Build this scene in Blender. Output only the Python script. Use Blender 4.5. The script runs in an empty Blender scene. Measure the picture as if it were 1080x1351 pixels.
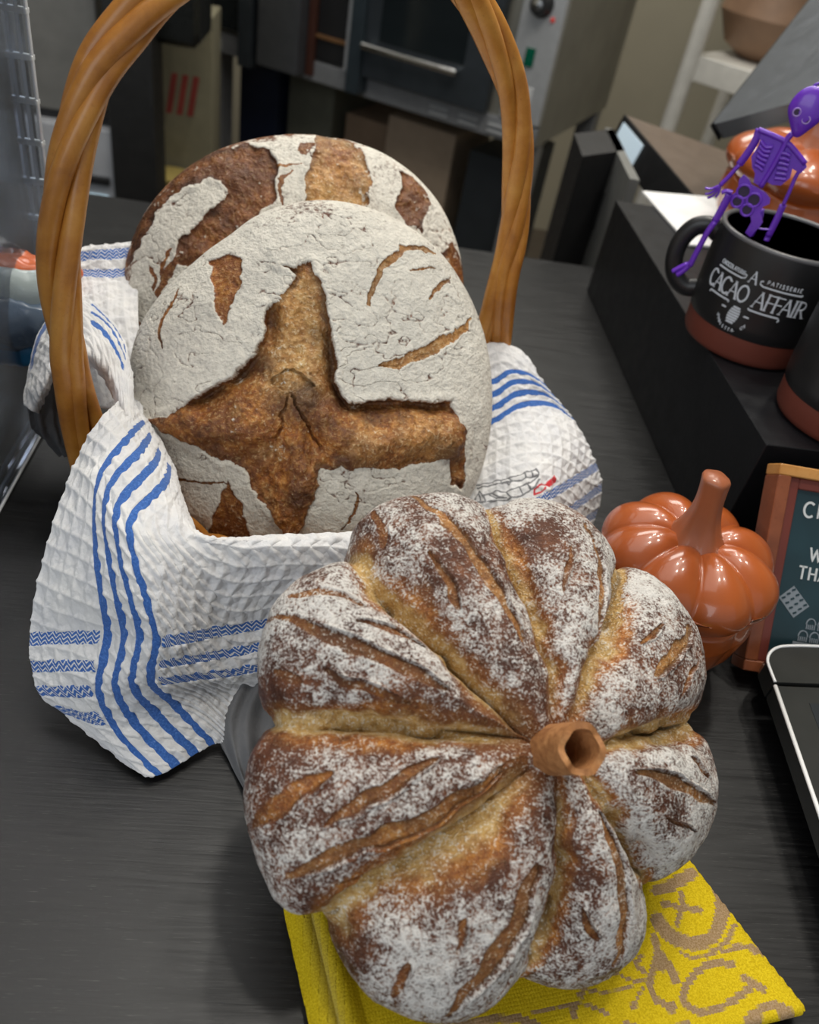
import bpy, bmesh, math
import numpy as np
from mathutils import Vector, Matrix

# ---------------------------------------------------------------- camera, world, lights
PI = math.pi
F = 1080.0          # focal length in pixels of the 1080x1351 frame
CAM = np.array([0.0, 0.0, 0.38])   # camera height above the counter top (z = 0)
R = np.array([[0.986889, 0.103180, 0.123957],
              [-0.028183, -0.646612, 0.762298],
              [0.158807, -0.755801, -0.635227]])
_u, _s, _v = np.linalg.svd(R); R = _u @ _v

scene = bpy.context.scene
cd = bpy.data.cameras.new('camera'); cam = bpy.data.objects.new('camera', cd)
scene.collection.objects.link(cam); scene.camera = cam
cx, cy, cz = R @ np.array([1, 0, 0]), R @ np.array([0, -1, 0]), R @ np.array([0, 0, -1])
cam.matrix_world = Matrix(((cx[0], cy[0], cz[0], CAM[0]), (cx[1], cy[1], cz[1], CAM[1]), (cx[2], cy[2], cz[2], CAM[2]), (0, 0, 0, 1)))
cd.sensor_fit = 'HORIZONTAL'; cd.sensor_width = 36.0; cd.lens = 36.0 * F / 1080.0
cd.clip_start = 0.02; cd.clip_end = 50
cd.dof.use_dof = True; cd.dof.focus_distance = 0.41; cd.dof.aperture_fstop = 11.0

w = bpy.data.worlds.new('room_air'); scene.world = w; w.use_nodes = True
w.node_tree.nodes['Background'].inputs[0].default_value = (0.86, 0.93, 1.0, 1)
w.node_tree.nodes['Background'].inputs[1].default_value = 0.30

def area(name, loc, target, sx, sy, power, col=(1, 1, 1), spread=PI):
    l = bpy.data.lights.new(name, 'AREA'); l.shape = 'RECTANGLE'; l.size = sx; l.size_y = sy
    l.energy = power; l.color = col; l.spread = spread
    o = bpy.data.objects.new(name, l); scene.collection.objects.link(o)
    o.location = loc; d = Vector(target) - Vector(loc)
    o.rotation_euler = d.to_track_quat('-Z', 'Y').to_euler()
    return o
area('shopfront_daylight', (-1.1, -1.35, 1.0), (0.1, 0.6, 0.0), 2.0, 1.2, 13, (0.93, 0.97, 1.0))
area('ceiling_panel_light', (-0.5, 0.75, 1.75), (-0.1, 0.5, 0.0), 1.6, 1.6, 9, (1.0, 0.985, 0.95))
area('kitchen_ceiling_light', (0.2, 2.3, 1.75), (0.1, 1.9, 0.0), 1.2, 0.8, 22, (1.0, 0.97, 0.90))
for i, (lx, ly) in enumerate([(0.15, 0.85), (0.55, 0.85), (0.15, 0.35), (0.6, 0.35), (0.35, 1.2), (0.75, 1.1)]):
    area('track_spot', (lx, ly, 1.6), (0.15, 0.4, 0.0), 0.08, 0.08, 2.6, (1.0, 0.95, 0.86))

scene.view_settings.view_transform = 'Standard'; scene.view_settings.look = 'None'
scene.view_settings.gamma = 1.0; scene.view_settings.use_curve_mapping = False
scene.view_settings.exposure = 0.30

# ---------------------------------------------------------------- where a point of the place stands
def ray(px, py): return R @ np.array([(px - 540) / F, (py - 675.5) / F, 1.0])
def onz(px, py, h=0.0):
    r = ray(px, py); return CAM + r * ((h - CAM[2]) / r[2])
def ony(px, py, Y):
    r = ray(px, py); return CAM + r * (Y / r[1])
def onplane(px, py, p, n):
    r = ray(px, py); p = np.asarray(p, float); n = np.asarray(n, float)
    return CAM + r * (((p - CAM) @ n) / (r @ n))
def proj(P):
    c = (np.asarray(P, float) - CAM) @ R
    return np.stack([540 + F * c[..., 0] / c[..., 2], 675.5 + F * c[..., 1] / c[..., 2], c[..., 2]], -1)
# bread measured in each loaf's own frame: outline radii, grooves, slashes, browned spots, painted shade at the star's upper edges
PUMPKIN_LOAF=dict(
 O=(0.10476, 0.20376, 0.07934),
 M=((0.97575, 0.16573, -0.14301), (-0.06314, 0.83861, 0.54105), (0.2096, -0.5189, 0.82874)),
 T=0.047,B=0.052,
 Rt=[0.0958, 0.0939, 0.0908, 0.0913, 0.0961, 0.1004, 0.1039, 0.1069, 0.1095, 0.1116, 0.1121, 0.1121, 0.1119, 0.1112, 0.1099, 0.1066, 0.105, 0.1082, 0.1121, 0.1155, 0.1179, 0.1187, 0.1185, 0.118, 0.1169, 0.114, 0.1126, 0.1159, 0.1196, 0.1219, 0.1237, 0.1254, 0.1268, 0.127, 0.1254, 0.1196, 0.1167, 0.1187, 0.1223, 0.1255, 0.1271, 0.1269, 0.1256, 0.1241, 0.1217, 0.1184, 0.1139, 0.1153, 0.1187, 0.12, 0.121, 0.121, 0.1208, 0.1205, 0.12, 0.1191, 0.1162, 0.1102, 0.107, 0.1089, 0.1106, 0.1117, 0.1124, 0.1121, 0.1112, 0.1098, 0.1076, 0.1048, 0.1009, 0.0946, 0.0892, 0.0872, 0.089, 0.0912, 0.0926, 0.0937, 0.0948, 0.0953, 0.095, 0.0939, 0.0916, 0.0883, 0.0834, 0.0783, 0.078, 0.0815, 0.0847, 0.0874, 0.0901, 0.0924, 0.0943, 0.0958, 0.0969, 0.0975, 0.0975, 0.0969],
 UL=[(-0.0209, 0.0072), (-0.0386, 0.0261), (-0.0575, 0.0482), (-0.076, 0.0672), (-0.0825, 0.0825)],
 TP=[(-0.0061, 0.0122), (-0.0067, 0.0363), (-0.0097, 0.0612), (-0.0143, 0.0857), (-0.0181, 0.1079)],
 UR=[(0.0017, 0.0137), (0.0123, 0.0337), (0.0302, 0.0545), (0.0411, 0.0698), (0.0496, 0.0859)],
 R=[(0.012, 0.0027), (0.0321, 0.0057), (0.0574, 0.0091), (0.0779, 0.013)],
 RB=[(0.0062, -0.006), (0.0167, -0.0214), (0.031, -0.0363), (0.0484, -0.0528)],
 BT=[(-0.0053, -0.0098), (-0.0041, -0.0292), (-0.0027, -0.0509), (-0.0052, -0.0742), (-0.0096, -0.0845)],
 LL=[(-0.0163, -0.0044), (-0.0396, -0.0242), (-0.0607, -0.0394), (-0.0782, -0.0498), (-0.0892, -0.0613)],
 L=[(-0.02, 0.0054), (-0.045, 0.0071), (-0.0729, 0.009), (-0.0962, 0.011), (-0.1138, 0.012)],
 strokes=[([(-0.0545, 0.1093), (-0.0433, 0.0907), (-0.0311, 0.0682), (-0.0208, 0.0445)], 0.00397, 0.9), ([(-0.0562, 0.0803), (-0.05, 0.0675), (-0.0463, 0.0562)], 0.00244, 0.5), ([(-0.0727, 0.1019), (-0.0721, 0.0829)], 0.00214, 0.4), ([(0.0246, 0.1023), (0.025, 0.0819), (0.0207, 0.06), (0.0134, 0.04)], 0.00306, 0.8), ([(0.0108, 0.0881), (0.0018, 0.0668)], 0.00153, 0.5), ([(0.0763, 0.0555), (0.053, 0.0392), (0.0428, 0.0306)], 0.00397, 1), ([(0.0545, 0.0564), (0.0397, 0.0465)], 0.00183, 0.6), ([(0.0757, 0.0411), (0.0577, 0.0233)], 0.00122, 0.5), ([(0.028, -0.0072), (0.0528, -0.0122), (0.0807, -0.0209)], 0.00336, 0.7), ([(0.0642, -0.0017), (0.0744, -0.0085)], 0.00153, 0.5), ([(0.0436, -0.0257), (0.0649, -0.0316)], 0.00122, 0.3), ([(0.0106, -0.0239), (0.017, -0.0383), (0.0223, -0.0552), (0.0255, -0.0702), (0.0255, -0.081)], 0.00397, 0.8), ([(0.0056, -0.0583), (0.0135, -0.0694)], 0.00183, 0.2), ([(-0.0203, -0.0408), (-0.0238, -0.0547), (-0.03, -0.0708), (-0.0391, -0.0838), (-0.0449, -0.0921)], 0.00489, 0.6), ([(-0.0445, -0.0579), (-0.047, -0.0697)], 0.00183, 0.4), ([(-0.0633, -0.0741), (-0.0657, -0.0857)], 0.00244, 0.3), ([(-0.015, -0.0708), (-0.0186, -0.0805), (-0.0245, -0.0883)], 0.00153, 0.4), ([(-0.0963, -0.0067), (-0.1082, -0.0152), (-0.1169, -0.027)], 0.00428, 0.3), ([(-0.0578, -0.002), (-0.0763, -0.0121), (-0.0956, -0.0247)], 0.00336, 0.5), ([(-0.0328, -0.0064), (-0.0625, -0.024), (-0.0853, -0.0327), (-0.1072, -0.0422)], 0.00428, 0.7), ([(-0.0607, -0.0394), (-0.0765, -0.0442), (-0.0912, -0.0465)], 0.00153, 0.4), ([(-0.1144, 0.0534), (-0.0974, 0.0444), (-0.0789, 0.0351), (-0.0541, 0.0246)], 0.00367, 0.5), ([(-0.1078, 0.0622), (-0.0935, 0.0619), (-0.0828, 0.058)], 0.00214, 0.5), ([(-0.0867, 0.0491), (-0.0728, 0.0464), (-0.06, 0.042)], 0.00183, 0.4), ([(-0.0971, 0.0315), (-0.0844, 0.0242), (-0.0677, 0.0175)], 0.00244, 0.3), ([(-0.1143, 0.0306), (-0.1059, 0.0264)], 0.00214, 0.4)],
 dark=[((-0.0624, 0.0191), 0.0183, 1), ((-0.0279, 0.0414), 0.0168, 0.8), ((-0.0205, 0.0182), 0.0138, 0.7), ((-0.0448, -0.0176), 0.0138, 1), ((-0.0736, 0.0832), 0.0076, 0.7), ((0.0054, -0.0474), 0.0122, 0.8), ((-0.1159, 0.0246), 0.0122, 0.5), ((0.0334, 0.0178), 0.0138, 0.6), ((-0.0823, -0.0703), 0.0138, 1.1), ((-0.0393, 0.0066), 0.0122, 0.5), ((-0.002, -0.0375), 0.0092, 0.6), ((-0.0449, 0.0826), 0.0107, 0.5), ((-0.0391, -0.0412), 0.0092, 0.5), ((0.0309, -0.0046), 0.0153, 0.5), ((0.0008, 0.0946), 0.0138, 0.6), ((0.0035, -0.0807), 0.0092, 0.7), ((-0.0591, 0.0623), 0.0107, 0.5), ((-0.1007, 0.0679), 0.0092, 0.4), ((0.047, -0.0311), 0.0168, 1), ((0.0234, -0.0441), 0.0092, 0.8), ((-0.0915, 0.0178), 0.0183, 0.4), ((-0.0514, -0.0045), 0.0122, 0.5), ((-0.1088, 0.0038), 0.0122, 0.3)],
 gold=[])
FRONT_LOAF=dict(
 O=(-0.00573, 0.4469, 0.10446),
 M=((0.9942, 0.06578, 0.08506), (-0.10751, 0.61913, 0.77789), (-0.00149, -0.78253, 0.62262)),
 T=0.04,B=0.032,
 Rt=[0.1157, 0.1153, 0.1151, 0.115, 0.1151, 0.1152, 0.1153, 0.1154, 0.1156, 0.1159, 0.1162, 0.1165, 0.1167, 0.1168, 0.1168, 0.1166, 0.1163, 0.1161, 0.1157, 0.1153, 0.1149, 0.1144, 0.1139, 0.1132, 0.1124, 0.1115, 0.1104, 0.1092, 0.1079, 0.1065, 0.1048, 0.1031, 0.1019, 0.1014, 0.1012, 0.1011, 0.1013, 0.1018, 0.1026, 0.1036, 0.1047, 0.1058, 0.1071, 0.1083, 0.1092, 0.1097, 0.1101, 0.1104, 0.1107, 0.1112, 0.1116, 0.1121, 0.1127, 0.1133, 0.1139, 0.1147, 0.1154, 0.1162, 0.1169, 0.1176, 0.1183, 0.1189, 0.1194, 0.1199, 0.1203, 0.1206, 0.1205, 0.12, 0.1192, 0.1184, 0.1179, 0.1176, 0.1175, 0.1175, 0.1177, 0.1182, 0.1191, 0.1202, 0.1214, 0.1226, 0.1237, 0.1249, 0.1258, 0.1263, 0.1262, 0.1256, 0.1249, 0.1242, 0.1232, 0.1221, 0.1209, 0.1198, 0.1187, 0.1178, 0.1169, 0.1163],
 star=[(-0.097, -0.0251), (-0.083, -0.0238), (-0.0655, -0.0127), (-0.046, -0.0024), (-0.0333, 0.0102), (-0.0264, 0.0229), (-0.0271, 0.0301), (-0.0252, 0.038), (-0.0146, 0.0491), (-0.0091, 0.0576), (-0.0127, 0.0623), (-0.0193, 0.0651), (-0.0078, 0.0632), (-0.0006, 0.0669), (0.0011, 0.0606), (0.0071, 0.0539), (0.0087, 0.0408), (0.0123, 0.0258), (0.0153, 0.0111), (0.0133, -0.0041), (0.0211, -0.0168), (0.0378, -0.0141), (0.065, -0.0138), (0.0856, -0.0136), (0.088, -0.0261), (0.0947, -0.0345), (0.0933, -0.0678), (0.0858, -0.0635), (0.0825, -0.0467), (0.0743, -0.0492), (0.0517, -0.0545), (0.0341, -0.0546), (0.0167, -0.0546), (0.0052, -0.0543), (0.004, -0.0653), (-0.0014, -0.0811), (-0.0092, -0.0952), (-0.0159, -0.0952), (-0.024, -0.081), (-0.0325, -0.0681), (-0.0378, -0.055), (-0.0467, -0.051), (-0.064, -0.044), (-0.0791, -0.036)],
 tri=[(-0.0482, -0.0617), (-0.0419, -0.0741), (-0.0355, -0.0975), (-0.0482, -0.101), (-0.0637, -0.0981), (-0.0565, -0.0763)],
 lens=[(-0.0598, 0.0712), (-0.0473, 0.0728), (-0.04, 0.0692), (-0.0404, 0.0556), (-0.0452, 0.0386), (-0.05, 0.0277), (-0.0552, 0.0365), (-0.0561, 0.0523)],
 lump0=[(-0.0112, -0.0093), (-0.0097, -0.0289), (-0.0067, -0.0509), (-0.0099, -0.0872)],
 lump1=[(-0.0112, -0.0093), (0.0086, -0.0291), (0.031, -0.0397), (0.0582, -0.0371), (0.0875, -0.0345)],
 lump2=[(-0.0112, -0.0093), (-0.0306, -0.029), (-0.0567, -0.0334), (-0.0868, -0.0265)],
 deep0=[(-0.0864, -0.0232), (-0.0649, -0.012), (-0.046, -0.002), (-0.0329, 0.0091), (-0.0249, 0.0232), (-0.0236, 0.0392)],
 deep1=[(0.0115, 0.0242), (0.0135, -0.0024), (0.0209, -0.0155), (0.0403, -0.0151), (0.0679, -0.0151), (0.0861, -0.0152)],
 back=[(-0.0042, 0.0482), (-0.0043, 0.0284), (-0.0064, 0.0059)],
 strokes=[([(0.0346, 0.0427), (0.038, 0.0563), (0.0437, 0.066), (0.0528, 0.0768), (0.0647, 0.0813), (0.0772, 0.0786)], 0.00363, 0.6), ([(0.0406, 0.0064), (0.0564, 0.0099), (0.0737, 0.0191), (0.0928, 0.0319), (0.0983, 0.0397)], 0.0059, 0.7), ([(0.0712, 0.0489), (0.0869, 0.0655)], 0.00181, 0.4), ([(0.0593, 0.0635), (0.0758, 0.0695)], 0.00181, 0.4), ([(-0.0859, 0.0151), (-0.0887, 0.0297), (-0.0824, 0.0438), (-0.0759, 0.0541)], 0.00181, 0.1), ([(-0.0841, -0.0622), (-0.0495, -0.0633)], 0.00113, 0.1), ([(0.0187, -0.092), (0.027, -0.0785), (0.0257, -0.0687)], 0.00136, 0.1)],
 dark=[((-0.0073, -0.069), 0.0113, 1), ((-0.0044, -0.016), 0.0136, 1), ((-0.0617, -0.0424), 0.0136, 0.8), ((0.054, -0.0191), 0.01, 0.8), ((0.0174, -0.052), 0.0091, 0.9), ((0.0045, 0.0243), 0.0082, 0.6), ((-0.0306, 0.0059), 0.01, 0.9), ((0.0878, -0.0457), 0.0073, 0.5), ((-0.075, -0.0266), 0.0091, 0.5), ((-0.0502, -0.087), 0.0113, 0.4), ((0.0199, -0.0134), 0.0082, 0.9), ((0.038, -0.0198), 0.01, 0.9)],
 gold=[((-0.0128, -0.0027), 0.0204, 1), ((-0.0087, 0.0283), 0.0136, 0.6), ((0.0682, -0.0348), 0.0204, 0.6), ((0.031, -0.0376), 0.0136, 0.5)])
BACK_LOAF=dict(
 O=(-0.02602, 0.54656, 0.10989),
 M=((0.98963, 0.13261, 0.05524), (-0.11879, 0.53918, 0.83377), (0.08078, -0.83169, 0.54934)),
 T=0.036,B=0.032,
 Rt=[0.1265, 0.1268, 0.127, 0.1273, 0.1277, 0.128, 0.1281, 0.1282, 0.1282, 0.128, 0.1275, 0.1267, 0.1258, 0.1248, 0.1237, 0.1225, 0.1211, 0.1196, 0.1181, 0.1166, 0.1152, 0.1141, 0.1132, 0.1123, 0.1116, 0.1108, 0.1103, 0.1099, 0.1097, 0.1097, 0.1097, 0.1097, 0.1097, 0.1099, 0.1101, 0.1104, 0.1107, 0.1111, 0.1116, 0.1121, 0.1126, 0.113, 0.1133, 0.1136, 0.1139, 0.1143, 0.1146, 0.1152, 0.116, 0.1172, 0.1189, 0.1209, 0.1225, 0.1237, 0.1247, 0.1256, 0.1264, 0.1269, 0.1268, 0.1264, 0.1257, 0.1249, 0.1241, 0.1233, 0.1225, 0.1218, 0.1212, 0.1207, 0.1205, 0.1206, 0.1209, 0.1215, 0.1223, 0.123, 0.1235, 0.1236, 0.1235, 0.1233, 0.1231, 0.123, 0.123, 0.1233, 0.1235, 0.1238, 0.1241, 0.1243, 0.1245, 0.1247, 0.1249, 0.1252, 0.1255, 0.126, 0.1263, 0.1264, 0.1264, 0.1264],
 b1=[(-0.112, 0.0218), (-0.104, 0.0442), (-0.0914, 0.0605), (-0.0748, 0.0802), (-0.0499, 0.0959), (-0.0252, 0.1009), (-0.0136, 0.0967), (-0.0079, 0.0825), (-0.0122, 0.06), (-0.0258, 0.0447), (-0.0413, 0.0323), (-0.0533, 0.0243), (-0.0701, 0.0143), (-0.0776, 0.0194), (-0.0771, 0.0327), (-0.0616, 0.0473), (-0.0503, 0.054), (-0.0418, 0.0669), (-0.0456, 0.0731), (-0.057, 0.0743), (-0.0725, 0.0676), (-0.0864, 0.0551), (-0.0979, 0.0386), (-0.1092, 0.0193)],
 b2=[(0.0083, 0.0588), (0.0111, 0.0787), (0.0147, 0.0931), (0.0187, 0.1115), (0.0347, 0.1102), (0.0492, 0.1009), (0.0532, 0.076), (0.0497, 0.0582), (0.0271, 0.049)],
 b3=[(0.0751, 0.0516), (0.0711, 0.0629), (0.0765, 0.0738), (0.0751, 0.088), (0.0867, 0.0867), (0.0942, 0.0777), (0.0969, 0.0666), (0.0896, 0.0457)],
 b4=[(0.1026, 0.0314), (0.116, 0.0411), (0.1229, 0.0318), (0.1261, 0.011), (0.1162, 0.0091)],
 strokes=[([(-0.0748, 0.0257), (-0.0821, 0.0115), (-0.0906, -0.0055)], 0.00467, 0.2), ([(-0.0934, 0.0173), (-0.0915, 0.0)], 0.00207, 0.2), ([(-0.0819, 0.0274), (-0.0876, 0.0077)], 0.00207, 0.2), ([(0.0, 0.0813), (-0.0064, 0.0736), (-0.0087, 0.0549)], 0.00207, 0.2), ([(0.0058, 0.0954), (0.0153, 0.102)], 0.00415, 0.3), ([(-0.1047, -0.0166), (-0.1006, -0.0317)], 0.00259, 0.2), ([(-0.0137, 0.0864), (-0.0224, 0.0809), (0.0053, 0.0874)], 0.00207, 0.3)],
 dark=[((-0.0323, 0.0725), 0.0156, 0.8), ((-0.068, 0.0268), 0.013, 0.7), ((0.0467, 0.0761), 0.0104, 0.8), ((0.084, 0.0644), 0.0104, 0.8), ((-0.0066, 0.095), 0.0052, 0.5), ((-0.1041, 0.0442), 0.0104, 0.4)],
 gold=[((0.0238, 0.0778), 0.013, 1)])

# ---------------------------------------------------------------- objects and tags
COL = scene.collection
def tag(o, label=None, cat=None, group=None, kind=None):
    if label: o['label'] = label
    if cat: o['category'] = cat
    if group: o['group'] = group
    if kind: o['kind'] = kind
    return o
def empty(name, loc=(0, 0, 0), rz=0.0):
    o = bpy.data.objects.new(name, None); COL.objects.link(o); o.location = loc; o.rotation_euler = (0, 0, rz)
    o.empty_display_size = 0.02; bpy.context.view_layer.update(); return o
def put(o, parent):
    """parent o, keeping world-space mesh coordinates"""
    if parent is not None:
        o.parent = parent
        m = parent.matrix_world if parent.parent is None else parent.parent.matrix_world @ parent.matrix_basis
        par = parent; mw = parent.matrix_basis.copy()
        while par.parent is not None:
            mw = par.parent.matrix_basis @ par.matrix_parent_inverse @ mw; par = par.parent
        o.matrix_parent_inverse = mw.inverted()
    return o
def obj(name, verts, faces, mat, parent=None, smooth=True, auto=None, local=False):
    me = bpy.data.meshes.new(name); me.from_pydata([tuple(map(float, v)) for v in verts], [], [tuple(map(int, f)) for f in faces])
    me.validate(); me.update()
    if smooth: me.polygons.foreach_set('use_smooth', [True] * len(me.polygons))
    if auto is not None: me.set_sharp_from_angle(angle=math.radians(auto))
    me.materials.append(mat)
    o = bpy.data.objects.new(name, me); COL.objects.link(o)
    if parent is not None:
        if local: o.parent = parent
        else: put(o, parent)
    return o
class MB:
    """collects shapes into one mesh"""
    def __init__(s): s.v = []; s.f = []
    def add(s, v, f):
        n = len(s.v); s.v += [tuple(map(float, x)) for x in v]; s.f += [tuple(int(i) + n for i in q) for q in f]; return s
    def box(s, x0, x1, y0, y1, z0, z1, M=None, O=(0, 0, 0), bev=0.0):
        bm = bmesh.new(); bmesh.ops.create_cube(bm, size=1.0)
        for q in bm.verts: q.co = Vector((x0 + (q.co.x + .5) * (x1 - x0), y0 + (q.co.y + .5) * (y1 - y0), z0 + (q.co.z + .5) * (z1 - z0)))
        if bev: bmesh.ops.bevel(bm, geom=bm.edges[:], offset=bev, segments=3, affect='EDGES', profile=0.7)
        bm.verts.ensure_lookup_table(); v = np.array([q.co[:] for q in bm.verts]); f = [[q.index for q in p.verts] for p in bm.faces]; bm.free()
        if M is not None: v = v @ np.asarray(M)
        return s.add(v + np.asarray(O), f)
    def tube(s, pts, rad, n=10, closed=False, cap=True, flat=1.0):
        P = np.asarray(pts, float); m = len(P); r = np.broadcast_to(np.asarray(rad, float), (m,))
        T = np.gradient(P, axis=0) if not closed else np.roll(P, -1, 0) - np.roll(P, 1, 0)
        T /= np.linalg.norm(T, axis=1)[:, None] + 1e-12
        u = np.cross(T[0], [0, 0, 1.0]);
        if np.linalg.norm(u) < .1: u = np.cross(T[0], [0, 1.0, 0])
        V = []
        for i in range(m):
            u = u - T[i] * (u @ T[i]); u /= np.linalg.norm(u) + 1e-12; w_ = np.cross(T[i], u)
            for k in range(n):
                a = 2 * PI * k / n; V.append(P[i] + r[i] * (math.cos(a) * u + flat * math.sin(a) * w_))
        f = []; mm = m if closed else m - 1
        for i in range(mm):
            for k in range(n):
                a, b = i * n + k, i * n + (k + 1) % n; c, d = ((i + 1) % m) * n + (k + 1) % n, ((i + 1) % m) * n + k
                f.append((a, b, c, d))
        if cap and not closed: f += [tuple(range(n))[::-1], tuple((m - 1) * n + k for k in range(n))]
        return s.add(V, f)
    def lathe(s, prof, n=48, O=(0, 0, 0), M=None, sx=1.0, sy=1.0):
        V = []; f = []; m = len(prof)
        for r, z in prof:
            for k in range(n):
                a = 2 * PI * k / n; V.append((r * math.cos(a) * sx, r * math.sin(a) * sy, z))
        for i in range(m - 1):
            for k in range(n):
                f.append((i * n + k, i * n + (k + 1) % n, (i + 1) * n + (k + 1) % n, (i + 1) * n + k))
        if prof[0][0] > 0: f.append(tuple(range(n))[::-1])
        if prof[-1][0] > 0: f.append(tuple((m - 1) * n + k for k in range(n)))
        V = np.array(V)
        if M is not None: V = V @ np.asarray(M)
        return s.add(V + np.asarray(O), f)
    def prism(s, poly, thick, O, ex, ey, ez):
        """polygon in plane (ex,ey), extruded by thick along ez"""
        O, ex, ey, ez = map(np.asarray, (O, ex, ey, ez)); n = len(poly)
        a = [O + p[0] * ex + p[1] * ey for p in poly]; b = [q + ez * thick for q in a]
        return s.add(a + b, [tuple(range(n))[::-1], tuple(range(n, 2 * n))] + [(i, (i + 1) % n, n + (i + 1) % n, n + i) for i in range(n)])
    def build(s, name, mat, parent=None, smooth=True, auto=35, local=False):
        return obj(name, s.v, s.f, mat, parent, smooth, auto, local)

def rrect(w, h, r, n=6, x0=0.0, y0=0.0):
    out = []
    for cx_, cy_, a0 in ((w - r, r, -90), (w - r, h - r, 0), (r, h - r, 90), (r, r, 180)):
        for k in range(n + 1):
            a = math.radians(a0 + 90 * k / n); out.append((x0 + cx_ + r * math.cos(a), y0 + cy_ + r * math.sin(a)))
    return out
def catmull(P, n=8):
    P = np.asarray(P, float); Q = np.vstack([2 * P[0] - P[1], P, 2 * P[-1] - P[-2]]); out = []
    for i in range(1, len(Q) - 2):
        a, b, c, d = Q[i - 1], Q[i], Q[i + 1], Q[i + 2]
        for t in np.arange(n) / n: out.append(.5 * (2 * b + (c - a) * t + (2 * a - 5 * b + 4 * c - d) * t * t + (-a + 3 * b - 3 * c + d) * t ** 3))
    out.append(P[-1]); return np.array(out)

# ---------------------------------------------------------------- numeric noise
def _h(i, j, k, seed):
    n = (i.astype(np.int64) * 374761393 + j.astype(np.int64) * 668265263 + k.astype(np.int64) * 2147483647 + seed * 1274126177) & 0xffffffff
    n = ((n ^ (n >> 13)) * 1274126177) & 0xffffffff
    return ((n ^ (n >> 16)) & 0xffff) / 65535.0
def vnoise(P, scale, seed=0):
    Q = np.asarray(P) * scale + 1000.0; I = np.floor(Q); T = Q - I; T = T * T * (3 - 2 * T); I = I.astype(np.int64)
    o = 0
    for a in (0, 1):
        for b in (0, 1):
            for c in (0, 1):
                w_ = (T[..., 0] if a else 1 - T[..., 0]) * (T[..., 1] if b else 1 - T[..., 1]) * (T[..., 2] if c else 1 - T[..., 2])
                o = o + w_ * _h(I[..., 0] + a, I[..., 1] + b, I[..., 2] + c, seed)
    return o
def fbm(P, scale, oct=3, seed=0):
    o = 0; a = 1.0; t = 0
    for k in range(oct): o = o + a * vnoise(P, scale * 2.03 ** k, seed + k); t += a; a *= .5
    return o / t
def sstep(a, b, x): t = np.clip((x - a) / (b - a), 0, 1); return t * t * (3 - 2 * t)
def seg_dist(X, Y, pl):
    """distance to a polyline, fraction along it, signed side"""
    pl = np.asarray(pl, float); L = np.r_[0, np.cumsum(np.hypot(*np.diff(pl, axis=0).T))]
    best = np.full(X.shape, 1e9); tt = np.zeros(X.shape); sd = np.zeros(X.shape)
    for i in range(len(pl) - 1):
        a, b = pl[i], pl[i + 1]; d = b - a; l2 = d @ d + 1e-15
        t = np.clip(((X - a[0]) * d[0] + (Y - a[1]) * d[1]) / l2, 0, 1)
        dx, dy = X - a[0] - t * d[0], Y - a[1] - t * d[1]; q = np.hypot(dx, dy); m = q < best
        best = np.where(m, q, best); tt = np.where(m, (L[i] + t * (L[i + 1] - L[i])) / L[-1], tt)
        sd = np.where(m, np.sign(d[0] * dy - d[1] * dx), sd)
    return best, tt, sd
def poly_sd(X, Y, pl):
    """signed distance to a closed polygon (negative inside)"""
    pl = np.asarray(pl, float); best = np.full(X.shape, 1e9); ins = np.zeros(X.shape, bool)
    for i in range(len(pl)):
        a, b = pl[i], pl[(i + 1) % len(pl)]; d = b - a; l2 = d @ d + 1e-15
        t = np.clip(((X - a[0]) * d[0] + (Y - a[1]) * d[1]) / l2, 0, 1)
        best = np.minimum(best, np.hypot(X - a[0] - t * d[0], Y - a[1] - t * d[1]))
        c = ((a[1] > Y) != (b[1] > Y)); xi = a[0] + (Y - a[1]) / (d[1] if abs(d[1]) > 1e-12 else 1e-12) * d[0]
        ins ^= c & (X < xi)
    return np.where(ins, -best, best)
def grid_obj(name, P, mat, parent=None, attrs=None, wrap=False, uv=None):
    """P (a,b,3) grid -> mesh with float colour attributes"""
    a, b = P.shape[:2]; me = bpy.data.meshes.new(name)
    idx = np.arange(a * b).reshape(a, b); ii = np.arange(a if wrap else a - 1); jj = np.arange(b - 1)
    I, J = np.meshgrid(ii, jj, indexing='ij'); I2 = (I + 1) % a
    q = np.stack([idx[I, J], idx[I2, J], idx[I2, J + 1], idx[I, J + 1]], -1).reshape(-1, 4)
    me.vertices.add(a * b); me.vertices.foreach_set('co', P.reshape(-1).astype(np.float32))
    me.loops.add(q.size); me.loops.foreach_set('vertex_index', q.reshape(-1).astype(np.int32))
    me.polygons.add(len(q)); me.polygons.foreach_set('loop_start', (np.arange(len(q)) * 4).astype(np.int32))
    me.polygons.foreach_set('use_smooth', np.ones(len(q), bool)); me.update(calc_edges=True)
    for k, v in (attrs or {}).items():
        at = me.color_attributes.new(k, 'FLOAT_COLOR', 'POINT'); at.data.foreach_set('color', v.reshape(-1).astype(np.float32))
    me.materials.append(mat); o = bpy.data.objects.new(name, me); COL.objects.link(o)
    if parent is not None: put(o, parent)
    return o
def grid_normals(P, wrap=False):
    du = (np.roll(P, -1, 0) - np.roll(P, 1, 0)) if wrap else np.gradient(P, axis=0)
    dv = np.gradient(P, axis=1); n = np.cross(du, dv); return n / (np.linalg.norm(n, axis=-1, keepdims=True) + 1e-12)

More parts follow.
